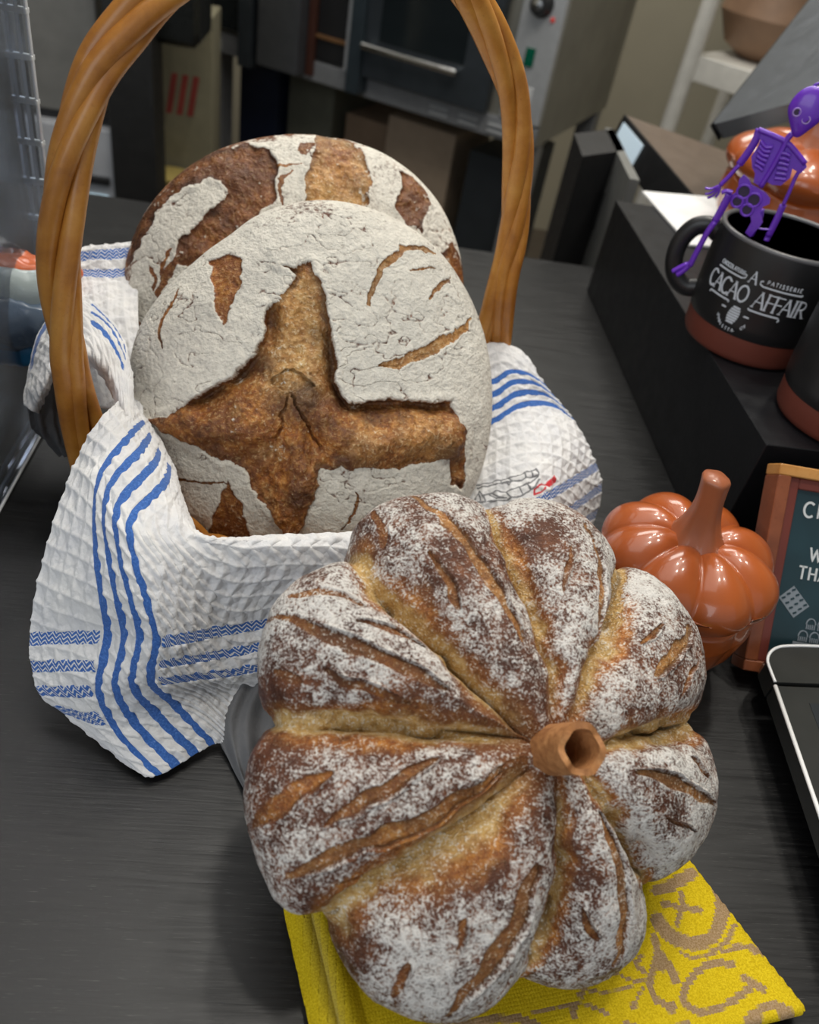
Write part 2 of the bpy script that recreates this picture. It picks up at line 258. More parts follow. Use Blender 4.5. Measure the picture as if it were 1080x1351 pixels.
# ---------------------------------------------------------------- materials
def newmat(name):
    m = bpy.data.materials.new(name); m.use_nodes = True; nt = m.node_tree; return m, nt, nt.nodes['Principled BSDF']
def N(nt, t, **k):
    n = nt.nodes.new(t)
    for a, b in k.items(): setattr(n, a, b)
    return n
def noise(nt, scale, detail=3, rough=.55, vec=None, dist=0.0):
    n = N(nt, 'ShaderNodeTexNoise'); n.inputs['Scale'].default_value = scale; n.inputs['Detail'].default_value = detail
    n.inputs['Roughness'].default_value = rough; n.inputs['Distortion'].default_value = dist
    if vec is not None: nt.links.new(vec, n.inputs['Vector'])
    return n.outputs['Fac']
def geo(nt, scl=None):
    t = N(nt, 'ShaderNodeTexCoord').outputs['Object']
    if scl:
        m = N(nt, 'ShaderNodeMapping'); m.inputs['Scale'].default_value = scl; nt.links.new(t, m.inputs[0]); return m.outputs[0]
    return t
def ramp(nt, fac, stops, interp='LINEAR'):
    r = N(nt, 'ShaderNodeValToRGB'); r.color_ramp.interpolation = interp; e = r.color_ramp.elements
    while len(e) < len(stops): e.new(.5)
    for q, (p, c) in zip(e, stops): q.position = p; q.color = (c if len(c) == 4 else (*c, 1)) if not isinstance(c, (int, float)) else (c, c, c, 1)
    nt.links.new(fac, r.inputs[0]); return r.outputs[0]
def mix(nt, fac, a, b, mode='MIX'):
    m = N(nt, 'ShaderNodeMix', data_type='RGBA', blend_type=mode)
    for s, v in ((m.inputs[0], fac), (m.inputs[6], a), (m.inputs[7], b)):
        if isinstance(v, (int, float)): s.default_value = v if s.type == 'VALUE' else (v, v, v, 1)
        elif isinstance(v, tuple): s.default_value = (*v, 1) if len(v) == 3 else v
        else: nt.links.new(v, s)
    return m.outputs[2]
def math_(nt, op, a, b=0.0, c=0.0, clamp=False):
    m = N(nt, 'ShaderNodeMath', operation=op, use_clamp=clamp)
    for i, v in enumerate((a, b, c)):
        if isinstance(v, (int, float)): m.inputs[i].default_value = v
        else: nt.links.new(v, m.inputs[i])
    return m.outputs[0]
def bump(nt, bs, h, strength=.4, dist=.001, prev=None):
    b = N(nt, 'ShaderNodeBump'); b.inputs['Strength'].default_value = strength; b.inputs['Distance'].default_value = dist
    nt.links.new(h, b.inputs['Height'])
    if prev is not None: nt.links.new(prev, b.inputs['Normal'])
    nt.links.new(b.outputs[0], bs.inputs['Normal']); return b.outputs[0]
def plain(name, col, rough=.5, metal=0.0, var=.08, nscale=30, bumps=0.0, bscale=200, spec=.5, coat=0.0):
    m, nt, bs = newmat(name); g = geo(nt)
    c = ramp(nt, noise(nt, nscale, 3, vec=g), [(.3, tuple(max(0, x * (1 - var)) for x in col)), (.7, tuple(min(1, x * (1 + var)) for x in col))])
    nt.links.new(c, bs.inputs['Base Color']); bs.inputs['Metallic'].default_value = metal
    rr = ramp(nt, noise(nt, nscale * 2.3, 2, vec=g), [(.3, max(0, rough - .05)), (.7, min(1, rough + .05))]); nt.links.new(rr, bs.inputs['Roughness'])
    bs.inputs['Specular IOR Level'].default_value = spec; bs.inputs['Coat Weight'].default_value = coat; bs.inputs['Coat Roughness'].default_value = .06
    if bumps: bump(nt, bs, noise(nt, bscale, 3, vec=g), bumps, .001)
    return m
def glow(name, col, strength):
    m, nt, bs = newmat(name); bs.inputs['Base Color'].default_value = (*col, 1)
    bs.inputs['Emission Color'].default_value = (*col, 1); bs.inputs['Emission Strength'].default_value = strength; return m

# ---------------------------------------------------------------- materials of the room
def counter_mat():
    m, nt, bs = newmat('black_oak_laminate'); g = geo(nt, (.8, 16.0, 1.0))
    gr = noise(nt, 26, 5, .6, g, .6); fine = noise(nt, 120, 3, .6, g)
    c = ramp(nt, gr, [(.25, (.003, .003, .0035)), (.55, (.006, .006, .0065)), (.8, (.012, .012, .012))])
    pores = ramp(nt, fine, [(.63, 0.0), (.72, 1.0)])
    c = mix(nt, math_(nt, 'MULTIPLY', pores, .6), c, (.10, .095, .09)); nt.links.new(c, bs.inputs['Base Color'])
    nt.links.new(ramp(nt, gr, [(.3, .32), (.7, .48)]), bs.inputs['Roughness']); bs.inputs['Specular IOR Level'].default_value = .50
    bump(nt, bs, gr, .35, .0006); return m
M_counter = counter_mat()
M_wall = plain('beige_paint', (.47, .43, .33), .8, nscale=3, var=.05)
M_floor = plain('brown_floor_tile', (.10, .08, .06), .55, nscale=6, var=.2)
M_ceil = plain('ceiling_white', (.65, .65, .62), .9)
def slab(name, x0, x1, y0, y1, z0, z1, m):
    return tag(MB().box(x0, x1, y0, y1, z0, z1).build(name, m, auto=30), kind='structure')
slab('floor', -3, 2.6, -1.6, 3.7, -.95, -.9, M_floor)
slab('ceiling', -3, 2.6, -1.6, 3.7, 1.95, 2.0, M_ceil)
slab('wall_back', -3, 2.6, 3.6, 3.7, -.9, 1.95, M_wall)
slab('wall_right', 2.5, 2.6, -1.6, 3.6, -.9, 1.95, M_wall)
slab('wall_left', -3, -2.9, -1.6, 3.6, -.9, 1.95, M_wall)
# counter
ct = empty('counter', (0.2, .2, -.9)); tag(ct, 'long black wood-grain counter top carrying the bread, basket and mugs', 'counter')
MB().box(-1.6, 1.6, -.25, .966, -.035, 0, bev=.0015).build('counter_top', M_counter, ct)
MB().box(-1.55, 1.55, -.2, .90, -.9, -.036).build('cabinet_base', plain('dark_cabinet', (.05, .05, .05), .5), ct)

# ---------------------------------------------------------------- oven on its stand
M_steel = plain('brushed_steel', (.46, .47, .48), .36, .3, .06, 60)
M_steel_d = plain('dark_steel', (.25, .255, .265), .42, .3, .08, 40)
M_steel_side = plain('oven_side_steel', (.27, .26, .22), .42, .3, .12, 8)
M_door = plain('oven_door_grey', (.055, .065, .075), .34, .5, .1, 20)
M_glassd = plain('dark_oven_glass', (.012, .016, .018), .12, 0, .1, 10)
M_black = plain('matte_black', (.012, .012, .013), .5, 0)
M_chrome = plain('bright_chrome', (.8, .8, .8), .18, 1.0, .02)
OX = np.array([.876, -.482, 0]); OX /= np.linalg.norm(OX); OY = np.array([-OX[1], OX[0], 0]); OZ = np.array([0, 0, 1.0])
OM = np.array([OX, OY, OZ]); OP = np.array([.434, 2.0, -.151])
yaw = math.atan2(OX[1], OX[0])
ov = empty('convection_oven', tuple(OP), yaw)
tag(ov, 'steel double-door convection oven with chrome handle and green switch behind the counter', 'oven')
def ob(name, m, *boxes, parent=ov, bev=.004):
    k = MB()
    for b in boxes: k.box(*b, M=OM, O=OP, bev=bev)
    return k.build(name, m, parent)
ob('body', M_steel_side, (-.97, 0, .02, .62, 0, .60))
ob('lower_panel', M_steel_d, (-.97, 0, 0, .02, 0, .046))
for a in (-.251, -.173, -.097):
    ob('vent', M_steel, (a - .024, a + .024, -.006, .004, .010, .016), (a - .024, a + .024, -.006, .004, .024, .030), bev=.002)
ob('rating_plate', plain('pale_plate', (.42, .43, .42), .5, nscale=300, var=.5), (-.96, -.888, -.003, .001, .006, .034), bev=.001)
cp = ob('control_panel', M_steel, (-.098, 0, -.004, .02, .05, .60))
k = MB(); kp = OP + OM.T @ np.array([-.054, -.004, .286]); KM = np.array([OX, OZ, -OY])
k.lathe([(.026, 0), (.026, .006), (.02, .02), (.019, .03), (0, .03)], 28, kp, KM); kn = k.build('knob', M_black, cp)
k = MB(); k.lathe([(.012, .031), (.012, .036), (0, .037)], 24, kp, KM); k.build('knob_cap', M_chrome, kn)
ob('rocker_switch', plain('green_switch', (.0, .10, .055), .25), (-.066, -.045, -.010, 0, .165, .202), parent=cp, bev=.002)
ob('indicator_lamp', glow('red_lamp', (.6, .06, .05), .15), (-.028, -.019, -.008, 0, .258, .267), parent=cp, bev=.002)
ob('switch_plate', plain('white_plate', (.6, .6, .6), .4), (-.060, -.030, -.006, 0, .075, .125), parent=cp, bev=.002)
dr = ob('door', M_door, (-.455, -.125, -.035, .0, .052, .56)); dr['label'] = 'closed right door with window and chrome handle'
ob('door_window', M_glassd, (-.415, -.195, -.038, -.030, .135, .50), parent=dr)
k = MB(); hz = [OP + OM.T @ np.array([x, -.06, .123]) for x in np.linspace(-.445, -.2, 9)]; k.tube(hz, .008, 12)
for x in (-.435, -.21): k.tube([OP + OM.T @ np.array([x, -.06, .123]), OP + OM.T @ np.array([x, -.03, .123])], .006, 8)
k.build('door_handle', M_chrome, dr)
ob('door_stile', plain('blue_grey_steel', (.06, .08, .095), .35, .6), (-.487, -.452, -.05, .0, .012, .56))
ob('door_gap_trim', M_steel, (-.518, -.487, -.01, .015, .047, .56))
ob('oven_cavity', M_black, (-.61, -.518, .004, .022, .05, .56))
for z in (.10, .205, .30): ob('oven_rack', plain('warm_rack_metal', (.42, .22, .10), .4, .7), (-.608, -.52, -.004, .006, z, z + .008), bev=.001)
ob('door_seal', plain('rusty_red_seal', (.06, .02, .012), .5), (-.625, -.605, -.012, .004, .012, .56))
ld = ob('door', plain('open_door_steel', (.10, .105, .115), .4, .5), (-.745, -.627, -.05, -.005, .012, .56)); ld['label'] = 'half open left door seen on its edge'
ob('door_window', M_glassd, (-.95, -.80, -.01, .004, .06, .56), parent=ld)
ob('door_stile', M_door, (-.803, -.765, -.05, .0, -.004, .56))
ob('inner_panel', plain('brown_gap', (.08, .05, .03), .6), (-.765, -.745, .0, .02, .05, .56))
k = MB()
for x, y in ((-.94, .04), (-.03, .05), (-.94, .55), (-.03, .55)):
    k.box(x - .025, x + .025, y, y + .05, -.749, -.001, M=OM, O=OP)
    k_ = MB().box(x - .025, x + .025, y, y + .05, -.749, -.001, M=OM, O=OP, bev=.003).build('stand_leg', M_steel_d, ov)
ob('stand_shelf', M_steel_d, (-.96, -.01, .03, .6, -.60, -.58))
# ---- things stored under the oven and round it
def box_at(name, label, cat, m, x0, x1, y0, y1, z0, z1, rz=0.0, group=None, bev=.004):
    c = ((x0 + x1) / 2, (y0 + y1) / 2); e = bpy.data.objects
    M = np.array([[math.cos(rz), math.sin(rz), 0], [-math.sin(rz), math.cos(rz), 0], [0, 0, 1]])
    o = MB().box(x0 - c[0], x1 - c[0], y0 - c[1], y1 - c[1], 0, z1 - z0, M=M, bev=bev).build(name, m)
    o.location = (c[0], c[1], z0); tag(o, label, cat, group); return o
M_card = plain('kraft_card', (.25, .17, .11), .8)
M_card2 = plain('pale_card', (.37, .28, .20), .8)
def on_oven(x, y, z): return OP + OM.T @ np.array([x, y, z])
def box_ov(name, label, cat, m, x0, x1, y0, y1, z0, z1):
    c = on_oven((x0 + x1) / 2, (y0 + y1) / 2, z0); o = MB().box(-(x1 - x0) / 2, (x1 - x0) / 2, -(y1 - y0) / 2, (y1 - y0) / 2, 0, z1 - z0, bev=.004).build(name, m)
    o.location = tuple(c); o.rotation_euler = (0, 0, yaw); return tag(o, label, cat)
box_ov('cardboard_box', 'tall pale tan cardboard box on the shelf under the oven', 'box', M_card2, -.45, -.25, .14, .40, -.578, -.06)
box_ov('cardboard_box', 'darker brown cardboard box left of the pale one under the oven', 'box', M_card, -.60, -.46, .18, .42, -.578, -.10)
box_ov('storage_bin', 'olive grey storage bin under the left end of the oven', 'bin', plain('olive_grey', (.12, .12, .09), .7), -.765, -.62, .14, .45, -.578, -.03)
box_ov('storage_bin', 'dark charcoal storage bin under the right end of the oven', 'bin', plain('charcoal_bin', (.02, .025, .03), .5), -.19, -.06, .10, .40, -.578, -.07)
# far left: refrigerator, dark column, wrapped packs
fr = empty('refrigerator', (-.72, 1.9, -.9)); tag(fr, 'tall grey refrigerator with a white drawer behind the acrylic case', 'refrigerator')
M_fr = plain('fridge_grey', (.23, .225, .21), .45, .2); M_frw = plain('drawer_white', (.46, .47, .50), .5)
MB().box(-1.15, -.505, 1.86, 2.5, -.19, 1.0, bev=.008).build('upper_body', M_fr, fr)
MB().box(-1.15, -.475, 1.82, 2.5, -.42, -.20, bev=.008).build('drawer', M_frw, fr)
MB().box(-1.15, -.49, 1.85, 2.5, -.205, -.185).build('seam', M_black, fr)
MB().box(-.60, -.49, 1.808, 1.825, -.31, -.295, bev=.003).build('drawer_handle', M_black, fr)
MB().box(-1.15, -.485, 1.84, 2.5, -.9, -.42, bev=.006).build('lower_body', M_fr, fr)
MB().box(-.60, -.495, 1.815, 1.845, -.43, -.335, bev=.004).build('display_panel', glow('cool_display', (.55, .75, .85), .5), fr)
box_at('equipment_column', 'black upright equipment column between refrigerator and oven', 'cabinet', plain('column_black', (.018, .018, .018), .4), -.478, -.388, 1.80, 1.9, -.9, 1.0)
pk = empty('storage_carton', (-.36, 2.2, -.9)); tag(pk, 'tall cream carton with red strokes beside the dark blue column', 'carton')
MB().box(-.48, -.325, 2.15, 2.28, -.9, -.02, bev=.006).build('carton_body', plain('cream_carton', (.22, .20, .13), .8), pk)
k = MB()
for i in range(3):
    x = -.435 + i * .025; k.add([(x, 2.148, -.24), (x + .014, 2.148, -.24), (x + .03, 2.148, -.15), (x + .016, 2.148, -.15)], [(0, 1, 2, 3)])
    k.add([(x, 2.1485, -.24), (x + .014, 2.1485, -.24), (x + .03, 2.1485, -.15), (x + .016, 2.1485, -.15)], [(3, 2, 1, 0)])
k.build('printed_mark', plain('faded_red', (.28, .04, .03), .6), pk)
mgb = empty('yellow_pot', (-.42, 2.2, -.9)); tag(mgb, 'small mustard pot with dark handle standing low beside the cream carton', 'pot')
MB().lathe([(.045, 0), (.05, .45), (.052, .5), (0, .5)], 28, (-.415, 2.08, -.86)).build('pot_body', plain('mustard', (.30, .23, .07), .4), mgb)
k = MB(); k.tube([(-.372 + .035 * math.cos(a), 2.05, -.42 + .04 * math.sin(a)) for a in np.linspace(-PI / 2, PI / 2, 12)], .006, 8); k.build('pot_handle', M_black, mgb)
box_ov('blue_crate', 'narrow dark navy crate under the left end of the oven', 'crate', plain('navy_panel', (.006, .012, .035), .5), -.90, -.775, .10, .30, -.578, -.012)
box_at('hanging_bag', 'black bag hanging beside the left end of the oven', 'bag', plain('black_bag', (.01, .011, .01), .3, bumps=.6, bscale=25), -.40, -.305, 1.85, 2.02, -.03, .5, 0, bev=.03)
# right: cabinet side, receipt terminal, shelf, monitor
cab = empty('metal_pedestal', (.5, 1.2, -.9)); tag(cab, 'tall pedestal with black side and grey door behind the black riser', 'cabinet')
k = MB(); f0 = np.array([.353, 1.2, 0]); d1 = np.array([.64, -.77, 0]); d1 /= np.linalg.norm(d1); d2 = np.array([-.09, .99, 0]); d2 /= np.linalg.norm(d2)
A = ony(798, 168, 1.20); B = onz(840, 255, A[2]); Cq = onz(757, 176, A[2]); dB = (B - A) / np.linalg.norm(B - A); dn = np.array([-dB[1], dB[0], 0]); ez0 = np.array([0, 0, 1.0])
E2 = A + dB * .16
MB().prism([(0, 0), (.22, 0), (.22, -.012), (0, -.012)], -1.0 - A[2] + .1, A, dB, -dn, ez0).build('door_panel', plain('pedestal_grey', (.21, .21, .20), .45, .3), cab, auto=20)
k = MB(); pg = [Cq, A - dn * -.0125, A + dB * .10 + dn * .0125, Cq + dB * .10]; k.add(pg + [np.array([q[0], q[1], -.9]) for q in pg], [(0, 1, 2, 3), (7, 6, 5, 4)] + [(i, 4 + i, 4 + (i + 1) % 4, (i + 1) % 4) for i in range(4)]); k.build('pedestal_body', M_black, cab, auto=20)
sl = A + dB * .11 - ez0 * .10; MB().prism([(0, 0), (.012, 0), (.012, .05), (0, .05)], .002, sl, dB, ez0, -dn * np.sign(dn @ (A - CAM))).build('door_slot', M_black, cab, auto=20)
sh = empty('wire_shelf', (.9, 2.4, -.9)); tag(sh, 'white painted shelf unit with round posts against the beige wall', 'shelf')
M_white = plain('white_enamel', (.62, .60, .55), .45)
for (x, y) in ((.86, 2.35), (1.14, 2.15), (1.15, 2.75)):
    k = MB(); k.tube([(x, y, -.9), (x, y, 1.2)], .022, 14); k.build('post', M_white, sh)
for z in (-.35, .02, .55):
    k = MB(); A = np.array([.86, 2.35, z]); B = np.array([1.20, 2.02, z]); k.box(0, .62, 0, .5, -.03, .03, M=np.array([(B - A) / np.linalg.norm(B - A), np.cross([0, 0, 1], (B - A) / np.linalg.norm(B - A)), [0, 0, 1]]), O=A, bev=.004); k.build('shelf_board', M_white, sh)
pt = MB(); pt.lathe([(.05, 0), (.10, .03), (.135, .10), (.12, .17), (.15, .24), (.15, .42), (.11, .5), (0, .5)], 32, (0, 0, 0)); po = pt.build('clay_jar', plain('brown_wrap', (.30, .18, .11), .5)); po.location = (1.06, 2.42, .051)
tag(po, 'rounded brown wrapped jar on the white shelf', 'jar')
pos = empty('pos_terminal', (.5, 1.35, 0)); tag(pos, 'brown payment terminal with black edge and small pale screen on the riser', 'terminal')
A = ony(826, 152, 1.25); B = ony(925, 268, 1.0); Cc = ony(945, 160, 1.45)
ex = (B - A); L1 = np.linalg.norm(ex); ex /= L1; ey = Cc - A; ey -= ex * (ey @ ex); L2 = np.linalg.norm(ey); ey /= L2; ez = np.cross(ex, ey); 
if ez[2] < 0: ez = -ez
k = MB(); k.prism([(0, 0), (L1, 0), (L1, L2), (0, L2)], -.045, A, ex, ey, ez); k.build('terminal_body', plain('taupe_plastic', (.16, .125, .10), .35), pos, auto=20)
k = MB(); k.prism([(0, -.004), (L1, -.004), (L1, -.0005), (0, -.0005)], -.045, A, ex, ey, ez); k.build('front_edge', M_black, pos, auto=20)
k = MB(); k.prism([(.012, -.006), (.085, -.006), (.085, -.0041), (.012, -.0041)], -.030, A - ez * .007, ex, ey, ez); k.build('screen', glow('pale_screen', (.45, .55, .62), .45), pos, auto=20)
k = MB(); k.tube([A + ex * L1 * .5 - ez * .046 + ey * .05, np.array([*(A + ex * L1 * .5 + ey * .05)[:2], -.9])], .02, 12); k.build('stand_pole', M_white, pos)
mo = empty('computer_monitor', (.5, 1.0, 0)); tag(mo, 'large dark grey tilted monitor back behind the purple skeleton', 'monitor')
q = [ony(*p_, y_) for p_, y_ in (((938, 165), .98), ((1075, -10), 1.12), ((1240, 60), .86), ((1100, 215), .74))]
A = q[0]; ex = q[1] - A; L1 = np.linalg.norm(ex); ex /= L1; ey = q[3] - A; ey -= ex * (ey @ ex); L2 = np.linalg.norm(ey); ey /= L2; ez = np.cross(ex, ey)
if ez @ (A - CAM) < 0: ez = -ez
k = MB(); k.prism(rrect(L1, L2, .008), .02, A, ex, ey, ez); k.build('monitor_back', plain('monitor_grey', (.11, .12, .135), .35, .3), mo, auto=20)
k = MB(); k.prism([(.0, -.002), (L1, -.002), (L1, -.0002), (0, -.0002)], .021, A, ex, ey, ez); k.build('monitor_bezel', M_black, mo, auto=20)
k = MB(); c_ = A + ex * L1 * .5 + ey * L2 * .5 + ez * .021; k.tube([c_, c_ + ez * .08, np.array([c_[0] + .1, c_[1] + .1, 0.0])], .02, 12); k.build('monitor_stand', M_black, mo)

# ---------------------------------------------------------------- bread
def bread_mat(name, speck, cover, flour_col, nscale=620.0, lo=.36, hi=.70):
    m, nt, bs = newmat(name); g = geo(nt)
    at = N(nt, 'ShaderNodeAttribute', attribute_name='mask'); sp = N(nt, 'ShaderNodeSeparateColor'); nt.links.new(at.outputs['Color'], sp.inputs[0])
    fl, op_, dk, pale = sp.outputs[0], sp.outputs[1], sp.outputs[2], at.outputs['Alpha']
    n1 = noise(nt, 95, 5, .62, g, .4); n2 = noise(nt, nscale, 3, .6, g); n3 = noise(nt, 260, 4, .65, g); n4 = noise(nt, 28, 4, .6, g)
    crust = ramp(nt, n1, [(.28, (.05, .016, .008)), (.5, (.12, .038, .016)), (.72, (.26, .09, .03))])
    opn = ramp(nt, n3, [(.25, (.08, .024, .008)), (.45, (.32, .10, .018)), (.62, (.58, .24, .045)), (.8, (.74, .48, .20))])
    opn = mix(nt, ramp(nt, n4, [(.38, .85), (.62, 0.0)]), opn, (.15, .05, .015))
    sp2 = ramp(nt, n2, [(.54, 0.0), (.66, 1.0)]); opn = mix(nt, math_(nt, 'MULTIPLY', sp2, .38), opn, (.82, .56, .26))
    gold = ramp(nt, n3, [(.25, (.38, .19, .05)), (.5, (.60, .38, .13)), (.75, (.80, .64, .36))]); gold = mix(nt, math_(nt, 'MULTIPLY', sp2, .75), gold, (.88, .78, .56))
    c = mix(nt, op_, crust, opn); c = mix(nt, pale, c, gold)
    dkf = math_(nt, 'MULTIPLY', dk, ramp(nt, n1, [(.3, 1.0), (.7, .55)])); c = mix(nt, dkf, c, (.045, .018, .010))
    # flour
    x = math_(nt, 'ADD', fl, math_(nt, 'MULTIPLY', math_(nt, 'SUBTRACT', n2, .5), speck * 1.2))
    x = math_(nt, 'ADD', x, math_(nt, 'MULTIPLY', math_(nt, 'SUBTRACT', n3, .5), speck * .75))
    x = math_(nt, 'ADD', x, math_(nt, 'MULTIPLY', math_(nt, 'SUBTRACT', n1, .5), speck * .45))
    ff = math_(nt, 'MULTIPLY', ramp(nt, x, [(lo, 0.0), (hi, 1.0)]), cover)
    fc = ramp(nt, n3, [(.3, tuple(v * .80 for v in flour_col)), (.62, flour_col)])
    c = mix(nt, ff, c, fc); nt.links.new(c, bs.inputs['Base Color'])
    nt.links.new(mix(nt, ff, .46, .9), bs.inputs['Roughness']); bs.inputs['Specular IOR Level'].default_value = .4
    b1 = bump(nt, bs, n3, .7, .0016); bump(nt, bs, n2, 1.0, .0012, b1)
    return m
M_bread_p = bread_mat('floured_dark_crust', 2.3, .92, (.80, .775, .735), 900.0, .26, .92)
M_bread_w = bread_mat('heavy_flour_crust', .85, .97, (.80, .765, .68), 500)

def loaf_base(Rt, T, B, nt, ns):
    th = np.arange(nt) / nt * 2 * PI; k = len(Rt)
    Rr = np.interp(th, np.arange(k + 1) / k * 2 * PI, np.r_[Rt, Rt[0]])
    u = np.linspace(0, 1, ns); psi = np.where(u < .78, u / .78 * PI / 2, PI / 2 + (u - .78) / .22 * PI / 2)
    rho = np.sin(psi) ** np.where(psi < PI / 2, 1.0, .55)
    zz = np.where(psi < PI / 2, T * np.cos(psi), -B * np.abs(np.cos(psi)) ** .8)
    X = Rr[:, None] * rho * np.cos(th)[:, None]; Y = Rr[:, None] * rho * np.sin(th)[:, None]
    return th, psi, rho, np.stack([X, Y, np.broadcast_to(zz, X.shape)], -1)

def rest(S, M, O, z0=0.0):
    """press the underside flat where it meets the counter"""
    W = O + S @ M; z = W[..., 2]; W[..., 2] = np.where(z < z0 + .004, z0 + .004 * np.exp((z - z0 - .004) / .004 * .9) , z); return W

def make_pumpkin_loaf():
    d = PUMPKIN_LOAF; O = np.array(d['O']); M = np.array(d['M']); nt, ns = 1150, 420
    th, psi, rho, S = loaf_base(d['Rt'], d['T'], d['B'], nt, ns)
    X, Y = S[..., 0].copy(), S[..., 1].copy(); r = np.hypot(X, Y); top = (psi < PI / 2 * 1.12)[None, :] * np.ones_like(X)
    topf = sstep(PI * .62, PI * .47, psi)[None, :]
    edge = sstep(1.0, .80, rho)[None, :] * (psi < PI / 2)[None, :]
    nrm = grid_normals(S, True); nrm *= np.sign((nrm * S).sum(-1))[..., None]
    nz = fbm(S, 55, 3, 5) - .5; nf = fbm(S, 170, 3, 9) - .5; nl = fbm(S, 26, 3, 31) - .5
    Xw = X + (vnoise(S, 120, 3) - .5) * .0035; Yw = Y + (vnoise(S, 120, 4) - .5) * .0035
    # grooves tied off with string: lobes bulge between them
    gk = {'UL': (1.1, .0070), 'TP': (.8, .0045), 'UR': (.8, .0065), 'R': (.9, .0070), 'RB': (.9, .0040), 'BT': (.7, .0035), 'LL': (1.15, .0105), 'L': (1.1, .0062)}
    dmin = np.full(X.shape, 1.0); pale = np.zeros_like(X); rim = np.zeros_like(X); Dp = np.zeros_like(X)
    for k, (amp, w_) in gk.items():
        pl = [(-.006, 0.0)] + list(d[k]); e = np.array(pl[-1]); pl.append(tuple(e * 1.12))
        dist, t, sd = seg_dist(Xw, Yw, pl)
        ww = w_ * (.45 + .65 * np.sin(PI * np.clip(t * .93, 0, 1)) ** .8)
        ww = ww * .72; pale = np.maximum(pale, sstep(.95, .35, dist / ww + nf * 1.0 + nz * .5) * sstep(0.10, .3, t)); rim = np.maximum(rim, sstep(2.1, .8, dist / ww + nz * 1.8 + nf) * sstep(0.0, .15, t))
        dmin = np.minimum(dmin, dist)
        Dp = np.maximum(Dp, amp * np.exp(-(dist / (w_ * .55)) ** 2) * sstep(.0, .3, t))
    hw = .009 + r * .20; q = np.clip(dmin / hw, 0, 1); lobe = np.sqrt(np.clip(1 - (1 - q) ** 2, 0, 1))
    dep = .017 * (1 - lobe) * sstep(.0, .055, r) * (.08 + .92 * edge) + .0035 * Dp
    dep += .010 * np.exp(-(r / .02) ** 2)                      # dimple round the cinnamon stick
    # slashes
    opn = np.zeros_like(X); dk = np.zeros_like(X); warm = np.zeros_like(X); cut = np.zeros_like(X)
    for pl, w_, br in d['strokes']:
        pl = catmull(pl, 5) if len(pl) > 2 else pl
        dist, t, sd = seg_dist(Xw, Yw, pl); hw_ = w_ * .74 * (np.sin(PI * np.clip(t * .92 + .04, 0, 1)) ** .55) + 1e-5
        m_ = sstep(1.2, .8, dist / hw_ + nf * .7); opn = np.maximum(opn, m_ * (.6 + .4 * br)); pale = np.maximum(pale, m_ * .35 * max(0, br - .4)); warm = np.maximum(warm, m_)
        dk = np.maximum(dk, m_ * np.clip((1 - br) * .6 + nz * 1.6, 0, .9)); line = np.exp(-((dist / hw_ - 1.0) / .18) ** 2) * (sd > 0) * (w_ > .0018)
        dk = np.maximum(dk, line * .8); cut += line * .0010 + m_ * .0012 - .0010 * np.exp(-((dist / hw_ - 1.35) / .3) ** 2) * (sd > 0)
    for (bx, by), rr, a in d['dark']:
        dd = np.hypot(X - bx, Y - by) / rr + nz * .9 + nf * .5; warm = np.maximum(warm, sstep(1.25, .3, dd) * min(1, a) * .66); dk = np.maximum(dk, sstep(1.0, .2, dd) * min(1, a) * .5)
    opn = np.maximum(opn, rim * (1 - pale)); 
    S2 = S - nrm * (dep + cut * edge.clip(.2, 1))[..., None] + nrm * (nz * .0022 + nf * .0010)[..., None]
    fl = .68 + nl * 1.15 + nz * .6
    fl = fl - .68 * warm - .62 * np.maximum(pale, .70 * rim * (1 - .4 * (r > .08))) - .28 * sstep(.045, .0, r) - .26 * sstep(.86, 1.0, rho)[None, :] * (Y < .03)
    opn = np.maximum(opn, rim * .85); fl = np.where(topf < .4, fl * .8, fl)
    fl = np.where(pale > .5, .12 + nf * .2, fl)
    slit = sstep(.0012, .0004, dmin + nf * .001) * sstep(.03, .06, r) * (nl > .03); dk = np.maximum(dk * (1 - pale), slit * .7)
    att = np.stack([np.clip(fl, 0, 1), np.clip(opn, 0, 1), np.clip(dk, 0, 1), np.clip(pale, 0, 1)], -1)
    W = rest(S2, M, O, .008)
    root = empty('pumpkin_bread_loaf', (O[0], O[1], 0.005))
    tag(root, 'eight-lobed pumpkin-shaped sourdough loaf, dark crust under flour, resting on the yellow cloth', 'bread')
    grid_obj('crust', W, M_bread_p, root, {'mask': att}, wrap=True)
    # cinnamon stick: a curled quill, open at the end
    a = M[2]; c0 = onplane(728, 990, O + a * (d['T'] - .009), a); tip = c0 + a * .016
    ax = onplane(766, 988, c0 + a * .021, a) - c0; ax /= np.linalg.norm(ax)
    u = np.cross(ax, [0, 0, 1]); u /= np.linalg.norm(u); v = np.cross(ax, u)
    k = MB(); n = 56; rings = []; L = .034; ro, ri = .0098, .0072
    V = []; Fc = []
    for i, s_ in enumerate(np.linspace(-.012, L - .012, 12)):
        for j in range(n):
            an = 2 * PI * j / n; wob = 1 + .02 * math.sin(3 * an + 1) + .01 * math.sin(7 * an + i * .2)
            V.append(c0 + ax * (s_ + (.0008 * math.sin(5 * an) if i == 11 else 0)) + (u * math.cos(an) + v * math.sin(an)) * ro * wob)
        for j in range(n):
            an = 2 * PI * j / n; wob = 1 + .04 * math.sin(2 * an + .5)
            V.append(c0 + ax * (s_ + (.0008 * math.sin(5 * an) if i == 11 else 0)) + (u * math.cos(an) + v * math.sin(an)) * ri * wob)
    for i in range(11):
        for j in range(n):
            j2 = (j + 1) % n; b = i * 2 * n; e = (i + 1) * 2 * n
            Fc.append((b + j, b + j2, e + j2, e + j)); Fc.append((b + n + j2, b + n + j, e + n + j, e + n + j2))
    e = 11 * 2 * n
